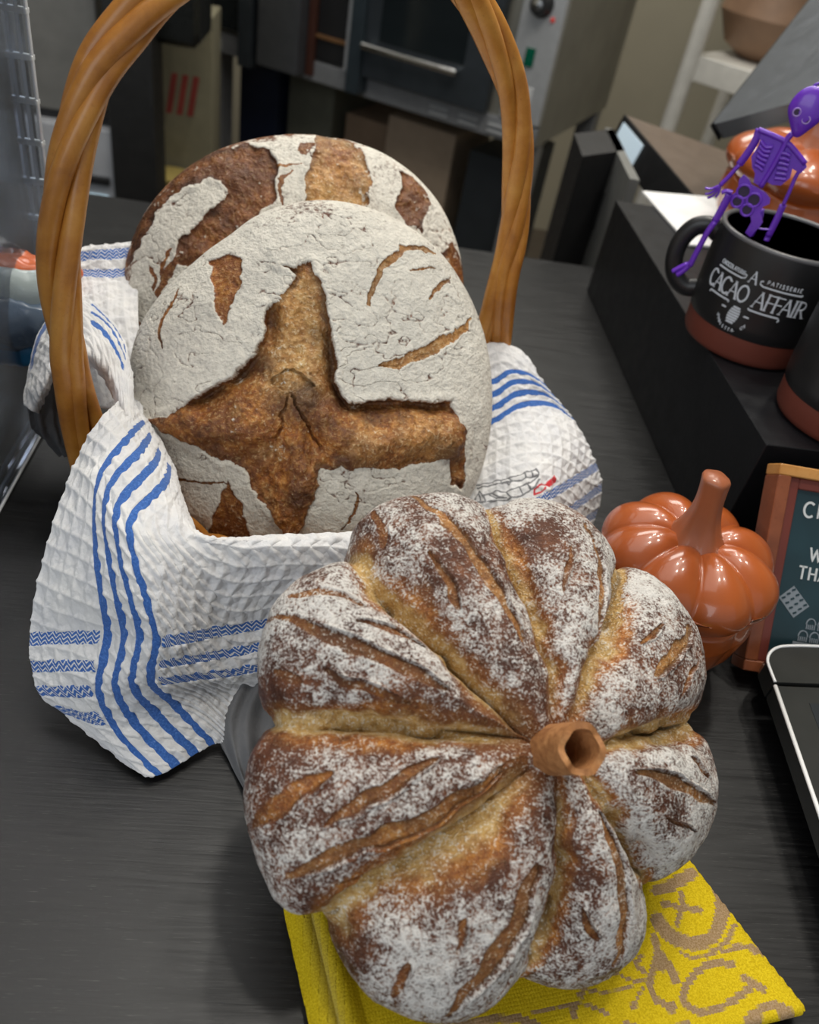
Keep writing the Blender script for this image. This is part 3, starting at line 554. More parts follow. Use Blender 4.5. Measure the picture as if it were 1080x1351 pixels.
    for j in range(n): j2 = (j + 1) % n; Fc.append((e + j, e + j2, e + n + j2, e + n + j))
    e = 0
    for j in range(n): j2 = (j + 1) % n; Fc.append((e + j2, e + j, e + n + j, e + n + j2))
    k.add(V, Fc)
    m, nt_, bs = newmat('cinnamon_bark'); g = geo(nt_)
    nt_.links.new(ramp(nt_, noise(nt_, 160, 4, .6, g, 1.2), [(.3, (.26, .10, .03)), (.6, (.46, .21, .075)), (.8, (.58, .31, .13))]), bs.inputs['Base Color'])
    bs.inputs['Roughness'].default_value = .7; bump(nt_, bs, noise(nt_, 300, 3, .6, g), .5, .001)
    cs = k.build('cinnamon_stick', m, None, auto=50)
    tag(cs, 'short hollow cinnamon stick set into the pumpkin loaf as its stem', 'cinnamon stick')
make_pumpkin_loaf()

def make_front_loaf():
    d = FRONT_LOAF; O = np.array(d['O']); M = np.array(d['M']); nt, ns = 1000, 400
    th, psi, rho, S = loaf_base(d['Rt'], d['T'], d['B'], nt, ns); X, Y = S[..., 0], S[..., 1]
    edge = sstep(1.0, .9, rho)[None, :] * (psi < PI / 2)[None, :] * np.ones_like(X)
    nrm = grid_normals(S, True); nrm *= np.sign((nrm * S).sum(-1))[..., None]
    nz = fbm(S, 60, 3, 15) - .5; nf = fbm(S, 190, 3, 19) - .5; nl = fbm(S, 22, 3, 41) - .5
    Xw = X + (fbm(S, 170, 4, 3) - .5) * .0060; Yw = Y + (fbm(S, 170, 4, 4) - .5) * .0060
    sd = poly_sd(Xw, Yw, d['star']); sd2 = np.minimum(poly_sd(Xw, Yw, d['tri']), poly_sd(Xw, Yw, d['lens']))
    op1 = sstep(.0007, -.0007, sd); op2 = sstep(.0006, -.0006, sd2); opn = np.maximum(op1, op2 * .85)
    ins = np.clip(-sd, 0, 1)
    dist_c = np.hypot(X, Y)
    D = -.0022 * op1 - .0012 * op2 + .0009 * np.exp(-((sd - .002) / .0026) ** 2)
    dl = np.stack([seg_dist(Xw, Yw, catmull(d[q], 4))[0] for q in ('lump0', 'lump1', 'lump2')]); lum = np.exp(-(dl / .0125) ** 2)
    dd0 = seg_dist(X, Y, d['deep0'])[0]; dd1 = seg_dist(X, Y, d['deep1'])[0]; deep = np.exp(-(np.minimum(dd0, dd1 * 1.2) / .006) ** 2)
    D += op1 * (.0085 * lum.max(0) - .0070 * deep - .0028 * (np.sort(dl, 0)[1] - np.sort(dl, 0)[0] < .0016) * (dl.min(0) < .012))
    D += op1 * ((fbm(S, 48, 3, 77) - .5) * .011 + (fbm(S, 150, 3, 78) - .5) * .004)
    dk = sstep(.0030, .0, np.abs(sd + .0014)) * (.25 + 1.1 * np.clip(nl + nz + .25, 0, 1)); dk = np.maximum(dk, op1 * deep * sstep(-.12, .12, nz + nl + .12) * .85); warm = opn.copy()  # deep bands also paint the shade under the upper cut edges
    for (bx, by), rr, a in d['dark']:
        dd = np.hypot(X - bx, Y - by) / rr + nz * 1.1 + nf; dk = np.maximum(dk, sstep(1.2, .3, dd) * a * .85 * op1)  # browning, plus painted shade in the spots along the upper-left star edge
    pale = np.zeros_like(X)
    for (bx, by), rr, a in d['gold']:
        dd = np.hypot(X - bx, Y - by) / rr + nz * 1.2; pale = np.maximum(pale, sstep(1.3, .3, dd) * a * .42 * op1)
    pale = np.maximum(pale, op1 * np.clip(.55 * np.exp(-(seg_dist(X, Y, d['back'])[0] / .016) ** 2) + nf * .8, 0, 1) * (lum.max(0) < .6))
    for pl, w_, br in d['strokes']:
        pl = catmull(pl, 5) if len(pl) > 2 else pl
        dist, t, s_ = seg_dist(Xw, Yw, pl); hw_ = w_ * .6 * (np.sin(PI * np.clip(t * .9 + .06, 0, 1)) ** .6) + 1e-5
        m_ = sstep(1.25, .75, dist / hw_ + nf * .8); opn = np.maximum(opn, m_ * .9); warm = np.maximum(warm, m_)
        pale = np.maximum(pale, m_ * br * .45); dk = np.maximum(dk, m_ * (1 - br) * .4)
        D -= m_ * .0008; D += .0003 * np.exp(-((dist / hw_ - 1.3) / .35) ** 2)
    # fine cracks and wrinkles of the flour skin
    wr = np.abs(fbm(S * np.array([1, 1.6, 1]), 70, 3, 61) - .5); crack = sstep(.022, .004, wr) * sstep(.02, .12, nl + .10)
    D += (nz * .0022 + nf * .0011) * (1 - op1) - crack * .0006 * (1 - op1)
    fl = .90 + nl * .45 + nz * .25 - .42 * crack - 1.0 * warm
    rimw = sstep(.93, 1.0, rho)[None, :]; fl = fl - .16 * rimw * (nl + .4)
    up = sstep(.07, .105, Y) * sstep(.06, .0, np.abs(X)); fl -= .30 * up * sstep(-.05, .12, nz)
    fl = np.where(op1 > .5, .02 + np.clip(nf - .12, 0, 1) * 2.2, fl)
    dk = np.maximum(dk, op1 * .55 * sstep(.5, .95, lum.max(0)) * sstep(-.02, .16, nz + nl)); fl = fl + .30 * (opn > .3) * (op1 < .5) * sstep(.02, .2, nf)
    W = O + (S + nrm * (D * edge.clip(.25, 1))[..., None]) @ M
    att = np.stack([np.clip(fl, 0, 1), np.clip(opn, 0, 1), np.clip(dk, 0, 1), np.clip(pale, 0, 1)], -1)
    W[..., 2] = np.maximum(W[..., 2], .006)
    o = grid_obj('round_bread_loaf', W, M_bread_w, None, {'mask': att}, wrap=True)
    tag(o, 'round white-floured sourdough loaf with a wide star-shaped open crust, in front in the basket', 'bread', None)
make_front_loaf()

def make_back_loaf():
    d = BACK_LOAF; O = np.array(d['O']); M = np.array(d['M']); nt, ns = 900, 340
    th, psi, rho, S = loaf_base(d['Rt'], d['T'], d['B'], nt, ns); X, Y = S[..., 0], S[..., 1]
    edge = sstep(1.0, .9, rho)[None, :] * (psi < PI / 2)[None, :] * np.ones_like(X)
    nrm = grid_normals(S, True); nrm *= np.sign((nrm * S).sum(-1))[..., None]
    nz = fbm(S, 60, 3, 115) - .5; nf = fbm(S, 190, 3, 119) - .5; nl = fbm(S, 22, 3, 141) - .5
    Xw = X + (fbm(S, 130, 4, 13) - .5) * .0085; Yw = Y + (fbm(S, 130, 4, 14) - .5) * .0085
    sd = np.minimum(np.minimum(poly_sd(Xw, Yw, d['b1']), poly_sd(Xw, Yw, d['b2'])), np.minimum(poly_sd(Xw, Yw, d['b3']), poly_sd(Xw, Yw, d['b4'])))
    op1 = sstep(.0008, -.0008, sd); warm = op1.copy(); s2 = poly_sd(Xw, Yw, d['b2'])
    dk = sstep(.003, .0, np.abs(sd + .001)) * (.2 + np.clip(nl + nz + .3, 0, 1)) + .42 * op1 * (s2 > 0) * sstep(-.2, .25, nz + nl)
    opn = op1 * (.55 + .45 * (s2 < 0)); D = -.0012 * op1 + .0008 * np.exp(-((sd - .0015) / .002) ** 2) + op1 * ((fbm(S, 80, 3, 177) - .5) * .007)
    for pl, w_, br in d['strokes']:
        dist, t, s_ = seg_dist(Xw, Yw, pl); hw_ = w_ * .6 * (np.sin(PI * np.clip(t * .9 + .06, 0, 1)) ** .6) + 1e-5
        m_ = sstep(1.25, .7, dist / hw_ + nf * .9); opn = np.maximum(opn, m_ * .7); warm = np.maximum(warm, m_ * .9); dk = np.maximum(dk, m_ * .35)
    for (bx, by), rr, a in d['dark']:
        dd = np.hypot(X - bx, Y - by) / rr + nz * 1.1; dk = np.maximum(dk, sstep(1.2, .3, dd) * a * .6 * op1)
    pale = np.clip((s2 < 0) * op1 * (.35 + nz * 1.5), 0, 1)
    wr = np.abs(fbm(S, 70, 3, 161) - .5); crack = sstep(.022, .004, wr) * sstep(.02, .12, nl + .05)
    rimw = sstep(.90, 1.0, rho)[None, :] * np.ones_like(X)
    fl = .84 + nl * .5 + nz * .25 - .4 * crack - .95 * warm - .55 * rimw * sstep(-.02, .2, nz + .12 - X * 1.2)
    fl = np.where(op1 > .5, .06 + np.clip(nf - .05, 0, 1) * 1.6, fl); opn = np.maximum(opn, rimw * .6)
    D += (nz * .0022 + nf * .0011) * (1 - op1) - crack * .0006
    W = O + (S + nrm * (D * edge.clip(.25, 1))[..., None]) @ M; W[..., 2] = np.maximum(W[..., 2], .007)
    att = np.stack([np.clip(fl, 0, 1), np.clip(opn, 0, 1), np.clip(dk, 0, 1), pale], -1)
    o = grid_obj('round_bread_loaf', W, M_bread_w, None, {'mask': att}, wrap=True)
    tag(o, 'large round loaf with broad brown swirl cuts, leaning behind the star-cut loaf in the basket', 'bread')
make_back_loaf()

# ---------------------------------------------------------------- basket
def willow_mat(name, c1, c2, c3):
    m, nt, bs = newmat(name); g = geo(nt)
    n = noise(nt, 34, 5, .6, g, .3); st = noise(nt, 420, 3, .6, g)
    c = ramp(nt, n, [(.25, c1), (.5, c2), (.75, c3)]); c = mix(nt, ramp(nt, st, [(.6, 0.0), (.8, .5)]), c, c1)
    nt.links.new(c, bs.inputs['Base Color']); bs.inputs['Roughness'].default_value = .38; bs.inputs['Coat Weight'].default_value = .25; bs.inputs['Coat Roughness'].default_value = .25
    bump(nt, bs, n, .25, .002); return m
M_willow = willow_mat('varnished_willow', (.30, .10, .014), (.50, .20, .030), (.66, .32, .065))
bk = empty('wicker_basket', (.01, .46, 0)); tag(bk, 'willow basket with tall twisted arched handle, holding two loaves', 'basket')
BA = np.array([.849, .529, 0]); BB_ = np.array([-.529, .849, 0]); BC = np.array([.008, .462, 0])
def ell(a, f, z, da=0.0): return BC + BA * (.150 * f + da) * math.cos(a) + BB_ * (.122 * f + da) * math.sin(a) + np.array([0, 0, z])
def bf(z): return .68 + .30 * (z / .1) ** .7
def zt(a): return .036 + .056 * math.cos(a) ** 24
k = MB()
for i in range(36):
    a = 2 * PI * i / 36; k.tube([ell(a, bf(z), z) for z in np.linspace(.004, zt(a), 8)], .0026, 6)
k.build('stakes', M_willow, bk)
k = MB()
for j, q in enumerate(np.linspace(.12, .96, 9)):
    k.tube([ell(a, bf(zt(a) * q), zt(a) * q, .0032 * math.cos(18 * a + PI * j)) for a in np.linspace(0, 2 * PI, 180, endpoint=False)], .0031, 6, closed=True)
k.build('woven_wall', M_willow, bk)
k = MB()
for ph in (0, PI): k.tube([ell(a, bf(zt(a)), zt(a) + .004 * math.sin(14 * a + ph), .004 * math.cos(14 * a + ph)) for a in np.linspace(0, 2 * PI, 260, endpoint=False)], .005, 8, closed=True)
k.build('rim', M_willow, bk)
k = MB(); k.add([ell(a, .68, .006) for a in np.linspace(0, 2 * PI, 48, endpoint=False)] + [ell(a, .68, .002) for a in np.linspace(0, 2 * PI, 48, endpoint=False)], [tuple(range(48)), tuple(range(48, 96))[::-1]] + [(i, 48 + i, 48 + (i + 1) % 48, (i + 1) % 48) for i in range(48)])
k.build('base', M_willow, bk)
hp = np.array([-.125, .38, 0]); hq = np.array([.14, .545, 0]); ht = (hq - hp) / np.linalg.norm(hq - hp); hn = np.cross(ht, [0, 0, 1])
path = catmull([(.006, .05), (.0, .085), (-.004, .122), (-.005, .175), (-.001, .213), (.007, .247), (.020, .277), (.034, .295), (.052, .312), (.09, .337), (.145, .347), (.19, .335), (.213, .318), (.233, .3), (.255, .273), (.271, .239), (.283, .19), (.288, .147), (.296, .103), (.300, .06)], 12)
Pw = np.array([hp + ht * s_ + np.array([0, 0, z]) for s_, z in path])
Ls = np.r_[0, np.cumsum(np.linalg.norm(np.diff(Pw, axis=0), axis=1))]; Lt = Ls[-1]
Tn = np.gradient(Pw, axis=0); Tn /= np.linalg.norm(Tn, axis=1)[:, None]
for kk in range(4):
    k = MB(); pts = []; rad = []
    for i in range(len(Pw)):
        s_ = Ls[i]; fr_ = s_ / Lt; sp0 = max(0, 1 - s_ / .09); sp1 = max(0, 1 - (Lt - s_) / .115)
        ph = kk * PI / 2 + .5 - 2 * PI * 2.9 * min(max(fr_, .13), .86) + .35 * math.sin(3 * fr_ * PI + kk)
        side = np.cross(Tn[i], hn); hr = .0048 * (1 - .25 * max(sp0, sp1)) * (1 + .12 * math.sin(9 * fr_ + 2 * kk))
        off = side * math.cos(ph) * hr + hn * math.sin(ph) * hr
        grp = 1 if kk in (0, 1) else -1
        off = off + ht * (sp0 ** 1.3 * (.006 if grp > 0 else -.004) * 1.6) - ht * (sp1 ** 1.4 * (.030 if grp > 0 else 0.0))
        pts.append(Pw[i] + off); rad.append(.0051 * (1 + .08 * math.sin(14 * fr_ + kk * 2.1)) * (1 - .12 * max(sp0, sp1)))
    k.tube(pts, rad, 14); k.build('handle_strand', M_willow, bk, auto=None)

# ---------------------------------------------------------------- towel
def towel_mat():
    m, nt, bs = newmat('waffle_cotton'); g = geo(nt)
    at = N(nt, 'ShaderNodeAttribute', attribute_name='mask'); sp = N(nt, 'ShaderNodeSeparateColor'); nt.links.new(at.outputs['Color'], sp.inputs[0])
    n = noise(nt, 900, 3, .6, g); n2 = noise(nt, 60, 3, .6, g)
    base = ramp(nt, n2, [(.3, (.66, .66, .68)), (.7, (.76, .75, .74))])
    blue = ramp(nt, n, [(.3, (.028, .09, .32)), (.62, (.055, .16, .48)), (.85, (.30, .42, .72))])
    f = math_(nt, 'ADD', sp.outputs[0], math_(nt, 'MULTIPLY', math_(nt, 'SUBTRACT', n, .5), .5)); f = ramp(nt, f, [(.42, 0.0), (.58, 1.0)])
    c = mix(nt, f, base, blue); c = mix(nt, sp.outputs[1], c, (.58, .04, .05)); c = mix(nt, sp.outputs[2], c, (.20, .20, .21))
    nt.links.new(c, bs.inputs['Base Color']); bs.inputs['Roughness'].default_value = .95; bs.inputs['Specular IOR Level'].default_value = .15
    bs.inputs['Sheen Weight'].default_value = .25
    bump(nt, bs, n, .5, .0007); return m
M_towel = towel_mat()
def patch(ctrl, nu, nv):
    C = np.array([[onz(*q) for q in row] for row in ctrl]); nr, nc = C.shape[:2]
    A = np.stack([catmull(C[i], 16) for i in range(nr)]); B = np.stack([catmull(A[:, j], 16) for j in range(A.shape[1])], 1)
    vv = np.linspace(0, nr - 1, nv); uu = np.linspace(0, nc - 1, nu)
    def interp(G, x, ax):
        x = x * 16; i = np.clip(np.floor(x).astype(int), 0, G.shape[ax] - 2); t = x - i
        sh = [1, 1, 1]; sh[ax] = len(t); t = t.reshape(sh)
        return np.take(G, i, ax) * (1 - t) + np.take(G, i + 1, ax) * t
    P = interp(interp(B, vv, 0), uu, 1)
    V, U = np.meshgrid(vv, uu, indexing='ij'); return P, U, V
def arc_uv(P):
    a = np.concatenate([np.zeros((P.shape[0], 1)), np.cumsum(np.linalg.norm(np.diff(P, axis=1), axis=-1), 1)], 1)
    b = np.concatenate([np.zeros((1, P.shape[1])), np.cumsum(np.linalg.norm(np.diff(P, axis=0), axis=-1), 0)], 0); return a, b
def band(x, c, w_): return (np.abs(x - c) < w_ / 2).astype(float)
def sband(x, c, w_, s_): return sstep(w_ / 2 + s_, w_ / 2 - s_, np.abs(x - c))
def finish(P, blue, chev, amt=1.0, seed=0, red=None, grey=None, inward=False, folds=.0014):
    au, av = arc_uv(P); n = grid_normals(P); s_ = np.sign((n * (P - BC - np.array([0, 0, .03]))).sum(-1).mean()); n = n * s_
    au = au + (fbm(P, 40, 2, seed) - .5) * .004; av = av + (fbm(P, 40, 2, seed + 3) - .5) * .004
    cell = .0098; wf = 1 - 2 * np.minimum(np.abs(np.sin(PI * au / cell)), np.abs(np.sin(PI * av / cell))) ** .8; wf2 = np.abs(np.sin(PI * au / cell * 3))
    flat = np.clip(blue + chev, 0, 1)
    D = amt * (1 - flat) * (.00075 * wf + .00015 * wf2 + .0018 * (fbm(P, 260, 2, seed + 5) - .5)) + (fbm(P, 32, 3, seed + 9) - .5) * folds * 2
    zig = (np.abs(((au / .0052) % 1) * 2 - 1) * 1.1 + av / .0024) % 1
    m = np.clip(blue + chev * np.where(zig < .64, 1, .15), 0, 1)
    z = np.zeros_like(m); return P + n * D[..., None], np.stack([m, z if red is None else red, z if grey is None else grey, z], -1)
parts = []
# front-left drape
A = [
 [(170, 520, .085), (192, 550, .085), (225, 610, .082), (268, 716, .070), (360, 722, .070), (455, 722, .070), (540, 730, .07)],
 [(150, 537, .118), (171, 569, .120), (220, 642, .115), (262, 706, .108), (360, 708, .106), (455, 706, .106), (540, 715, .105)],
 [(112, 588, .112), (129, 627, .118), (178, 688, .118), (263, 716, .110), (362, 722, .108), (457, 722, .106), (540, 730, .105)],
 [(72, 690, .090), (124, 712, .102), (185, 745, .108), (275, 748, .100), (366, 750, .096), (460, 752, .094), (540, 750, .095)],
 [(50, 778, .064), (131, 785, .085), (200, 798, .094), (286, 790, .082), (371, 786, .078), (463, 785, .076), (540, 790, .08)],
 [(41, 838, .044), (138, 835, .066), (211, 842, .078), (295, 826, .064), (376, 815, .060), (466, 808, .058), (540, 820, .06)],
 [(42, 878, .032), (130, 878, .054), (206, 876, .064), (300, 860, .050), (378, 846, .046), (470, 840, .046), (540, 850, .05)],
 [(52, 915, .022), (126, 915, .040), (207, 900, .052), (303, 888, .038), (380, 876, .034), (472, 875, .034), (540, 880, .04)],
 [(92, 948, .012), (149, 963, .020), (238, 929, .030), (306, 915, .020), (383, 905, .018), (475, 905, .02), (540, 910, .02)],
 [(158, 1000, .004), (204, 1024, .005), (284, 980, .006), (332, 985, .003), (388, 975, .003), (478, 960, .003), (540, 960, .003)]]
P, U, V = patch(A, 620, 560)
per = 1 / 3.45; vb = sum(sband(U, 1 + per * (.22 + i), per * .44, .012) for i in range(4)) * sstep(.2, .4, V)
hmask = np.clip(sstep(.97, .93, U) + sstep(2.02, 2.06, U), 0, 1)
ch = (sband(V, 5.12, .40, .03) + sband(V, 6.02, .40, .03) + sband(V, 6.92, .38, .03) + sband(V, 7.7, .36, .03) * (U < 1.5)) * hmask * (1 - np.clip(vb, 0, 1))
P, M_ = finish(P, np.clip(vb, 0, 1), ch, 1.0, 1); parts.append((P, M_))
# right drape
B = [
 [(585, 490, .080), (630, 475, .080), (655, 475, .080), (680, 485, .080), (692, 495, .075)],
 [(590, 470, .105), (641, 456, .107), (662, 454, .107), (685, 463, .104), (701, 481, .098)],
 [(600, 515, .090), (648, 503, .094), (671, 490, .100), (696, 493, .099), (719, 509, .090)],
 [(600, 575, .070), (649, 560, .078), (690, 538, .086), (730, 538, .082), (759, 557, .075)],
 [(600, 620, .055), (645, 605, .066), (697, 592, .078), (745, 588, .076), (780, 602, .056)],
 [(600, 665, .045), (640, 655, .056), (694, 652, .068), (748, 634, .064), (791, 634, .038)],
 [(600, 710, .038), (640, 700, .046), (700, 700, .052), (752, 680, .044), (787, 668, .020)],
 [(600, 760, .045), (640, 750, .045), (700, 748, .036), (752, 722, .020), (775, 705, .004)]]
P, U, V = patch(B, 380, 420)
blue = sum(sband(V, 2.03 + .30 * i, .155, .02) for i in range(4)) * sstep(.75, 1.0, U)
dg = V + .42 * np.clip(U - 1.6, 0, 3)
px = proj(P); X_, Y_ = px[..., 0], px[..., 1]
def bandpx(x0, y0, x1, y1, w_):
    d_, t_, _ = seg_dist(X_, Y_, [(x0, y0), ((x0 + x1) / 2, (y0 + y1) / 2 + 2), (x1, y1)]); return sstep(w_ + 1, w_ - 1, d_)
ch = np.clip(bandpx(708, 662, 800, 606, 5.5) + bandpx(735, 682, 805, 632, 4.5) + bandpx(765, 690, 805, 660, 4.5), 0, 1)
red = np.maximum(poly_sd(X_, Y_, [(718, 640), (730, 628), (731, 636), (722, 643)]) < .5, (seg_dist(X_, Y_, [(720, 641), (712, 640), (704, 646), (704, 653), (712, 650), (718, 644)])[0] < 1.1)).astype(float)
thread = np.zeros_like(X_)
TH = [[(625, 643), (650, 637), (665, 633), (685, 628), (700, 623), (707, 619)], [(630, 645), (655, 640), (668, 637), (690, 633), (708, 628)], [(707, 619), (710, 625), (708, 630)],
      [(700, 622), (702, 629)], [(692, 625), (694, 632)], [(660, 634), (662, 639), (668, 637), (672, 640), (676, 635), (670, 632)], [(627, 660), (633, 649), (637, 655), (645, 652), (655, 648), (668, 650), (675, 657), (668, 660), (655, 661), (640, 663), (630, 662)],
      [(668, 650), (685, 643), (700, 637), (709, 630)], [(675, 657), (690, 653), (705, 643), (710, 634)], [(650, 651), (658, 656), (668, 657)], [(632, 650), (634, 660)], [(638, 655), (640, 661)], [(685, 644), (690, 652)], [(695, 640), (700, 646)], [(645, 653), (655, 658), (664, 656)]]
for t_ in TH:
    d_, _, _ = seg_dist(X_, Y_, t_); thread = np.maximum(thread, sstep(1.3, .6, d_))
P0 = P.copy(); P, M_ = finish(P, np.clip(blue, 0, 1), ch * .999, .9, 31, red=red); M_[..., 2] = np.maximum(M_[..., 2], thread * 1.3); parts.append((P, M_))
# behind the left handle foot
Cc = [
 [(80, 352, .105), (110, 350, .105), (140, 345, .105), (180, 345, .105)],
 [(80, 331, .128), (107, 327, .128), (140, 324, .128), (182, 320, .128)],
 [(80, 352, .122), (110, 347, .122), (140, 347, .122), (182, 345, .122)],
 [(80, 370, .116), (112, 367, .116), (142, 368, .116), (182, 365, .116)],
 [(90, 410, .110), (116, 402, .110), (145, 410, .110), (182, 410, .110)],
 [(100, 470, .10), (130, 462, .10), (155, 470, .10), (185, 480, .10)],
 [(110, 540, .09), (140, 540, .09), (165, 545, .09), (190, 560, .09)]]
P, U, V = patch(Cc, 170, 220); ch = sband(V, 1.65, .5, .04) + sband(V, 2.75, .5, .04)
P, M_ = finish(P, np.zeros_like(U), np.clip(ch, 0, 1), 1.0, 51); parts.append((P, M_))
D_ = [
 [(33, 533, .078), (38, 488, .090), (56, 432, .108), (84, 402, .118), (110, 394, .122), (136, 412, .122), (156, 440, .120), (169, 478, .116), (177, 545, .112)],
 [(38, 537, .080), (44, 505, .094), (64, 452, .112), (90, 425, .122), (111, 416, .126), (133, 428, .126), (152, 455, .124), (166, 495, .120), (175, 552, .114)],
 [(44, 541, .080), (55, 515, .096), (74, 476, .112), (94, 465, .120), (113, 462, .124), (130, 472, .124), (147, 496, .122), (161, 530, .118), (172, 562, .114)],
 [(50, 545, .072), (62, 522, .086), (80, 492, .100), (97, 482, .108), (113, 480, .112), (127, 488, .112), (142, 508, .110), (156, 540, .106), (168, 570, .104)]]
P, U, V = patch(D_, 420, 150); bl = sband(V, .18, .30, .05) * sstep(.0, 2.2, U) * sstep(3.6, 2.6, U) + (sband(V, .25, .22, .03) + sband(V, .75, .2, .03) + sband(V, 1.2, .18, .03)) * sstep(4.2, 4.6, U) * sstep(7.0, 6.4, U)
P, M_ = finish(P, np.clip(bl, 0, 1), np.zeros_like(U), .8, 61); parts.append((P, M_))
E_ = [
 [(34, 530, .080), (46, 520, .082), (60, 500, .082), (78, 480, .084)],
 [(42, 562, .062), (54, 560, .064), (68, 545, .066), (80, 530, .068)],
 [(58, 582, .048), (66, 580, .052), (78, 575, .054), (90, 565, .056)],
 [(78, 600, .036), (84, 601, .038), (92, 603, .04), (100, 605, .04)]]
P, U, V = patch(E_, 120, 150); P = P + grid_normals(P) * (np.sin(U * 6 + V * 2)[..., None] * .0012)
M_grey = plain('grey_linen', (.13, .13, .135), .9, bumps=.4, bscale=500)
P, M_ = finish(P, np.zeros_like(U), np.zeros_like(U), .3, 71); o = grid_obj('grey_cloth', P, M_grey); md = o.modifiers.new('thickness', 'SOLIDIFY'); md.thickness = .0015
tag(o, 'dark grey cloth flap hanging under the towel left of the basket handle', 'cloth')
# join the folds into the one towel
vs = []; fs = []; ms = []; n0 = 0
for P, M_ in parts:
    a, b = P.shape[:2]; idx = np.arange(a * b).reshape(a, b) + n0
    fs.append(np.stack([idx[:-1, :-1], idx[1:, :-1], idx[1:, 1:], idx[:-1, 1:]], -1).reshape(-1, 4)); vs.append(P.reshape(-1, 3)); ms.append(M_.reshape(-1, 4)); n0 += a * b
vs = np.concatenate(vs); fs = np.concatenate(fs); ms = np.concatenate(ms); vs[:, 2] = np.maximum(vs[:, 2], .0015)
me = bpy.data.meshes.new('waffle_towel'); me.vertices.add(len(vs)); me.vertices.foreach_set('co', vs.reshape(-1).astype(np.float32))
me.loops.add(fs.size); me.loops.foreach_set('vertex_index', fs.reshape(-1).astype(np.int32)); me.polygons.add(len(fs))
me.polygons.foreach_set('loop_start', (np.arange(len(fs)) * 4).astype(np.int32)); me.polygons.foreach_set('use_smooth', np.ones(len(fs), bool)); me.update(calc_edges=True)
at = me.color_attributes.new('mask', 'FLOAT_COLOR', 'POINT'); at.data.foreach_set('color', ms.reshape(-1).astype(np.float32)); me.materials.append(M_towel)
tw = bpy.data.objects.new('waffle_towel', me); COL.objects.link(tw)
md = tw.modifiers.new('thickness', 'SOLIDIFY'); md.thickness = .0012; md.offset = 0
tag(tw, 'white waffle-weave towel with blue stripes draped over the basket rim', 'towel')
# the folded grey cloth under the drape, beside the pumpkin loaf
G_ = [
 [(300, 905, .020), (330, 895, .022), (375, 880, .022), (430, 880, .02)],
 [(285, 955, .010), (315, 950, .016), (360, 940, .012), (430, 940, .01)],
 [(300, 1000, .003), (325, 1005, .008), (365, 1000, .004), (430, 990, .004)],
 [(322, 1045, .002), (340, 1045, .003), (370, 1040, .003), (430, 1030, .003)]]
P, U, V = patch(G_, 80, 80); P = P + np.stack([0 * U, 0 * U, .0015 * np.sin(U * 9 + V * 2) + .002], -1)
o = grid_obj('grey_cloth', P, M_grey); md = o.modifiers.new('thickness', 'SOLIDIFY'); md.thickness = .002
tag(o, 'dark grey cloth corner lying on the counter between towel and pumpkin loaf', 'cloth')

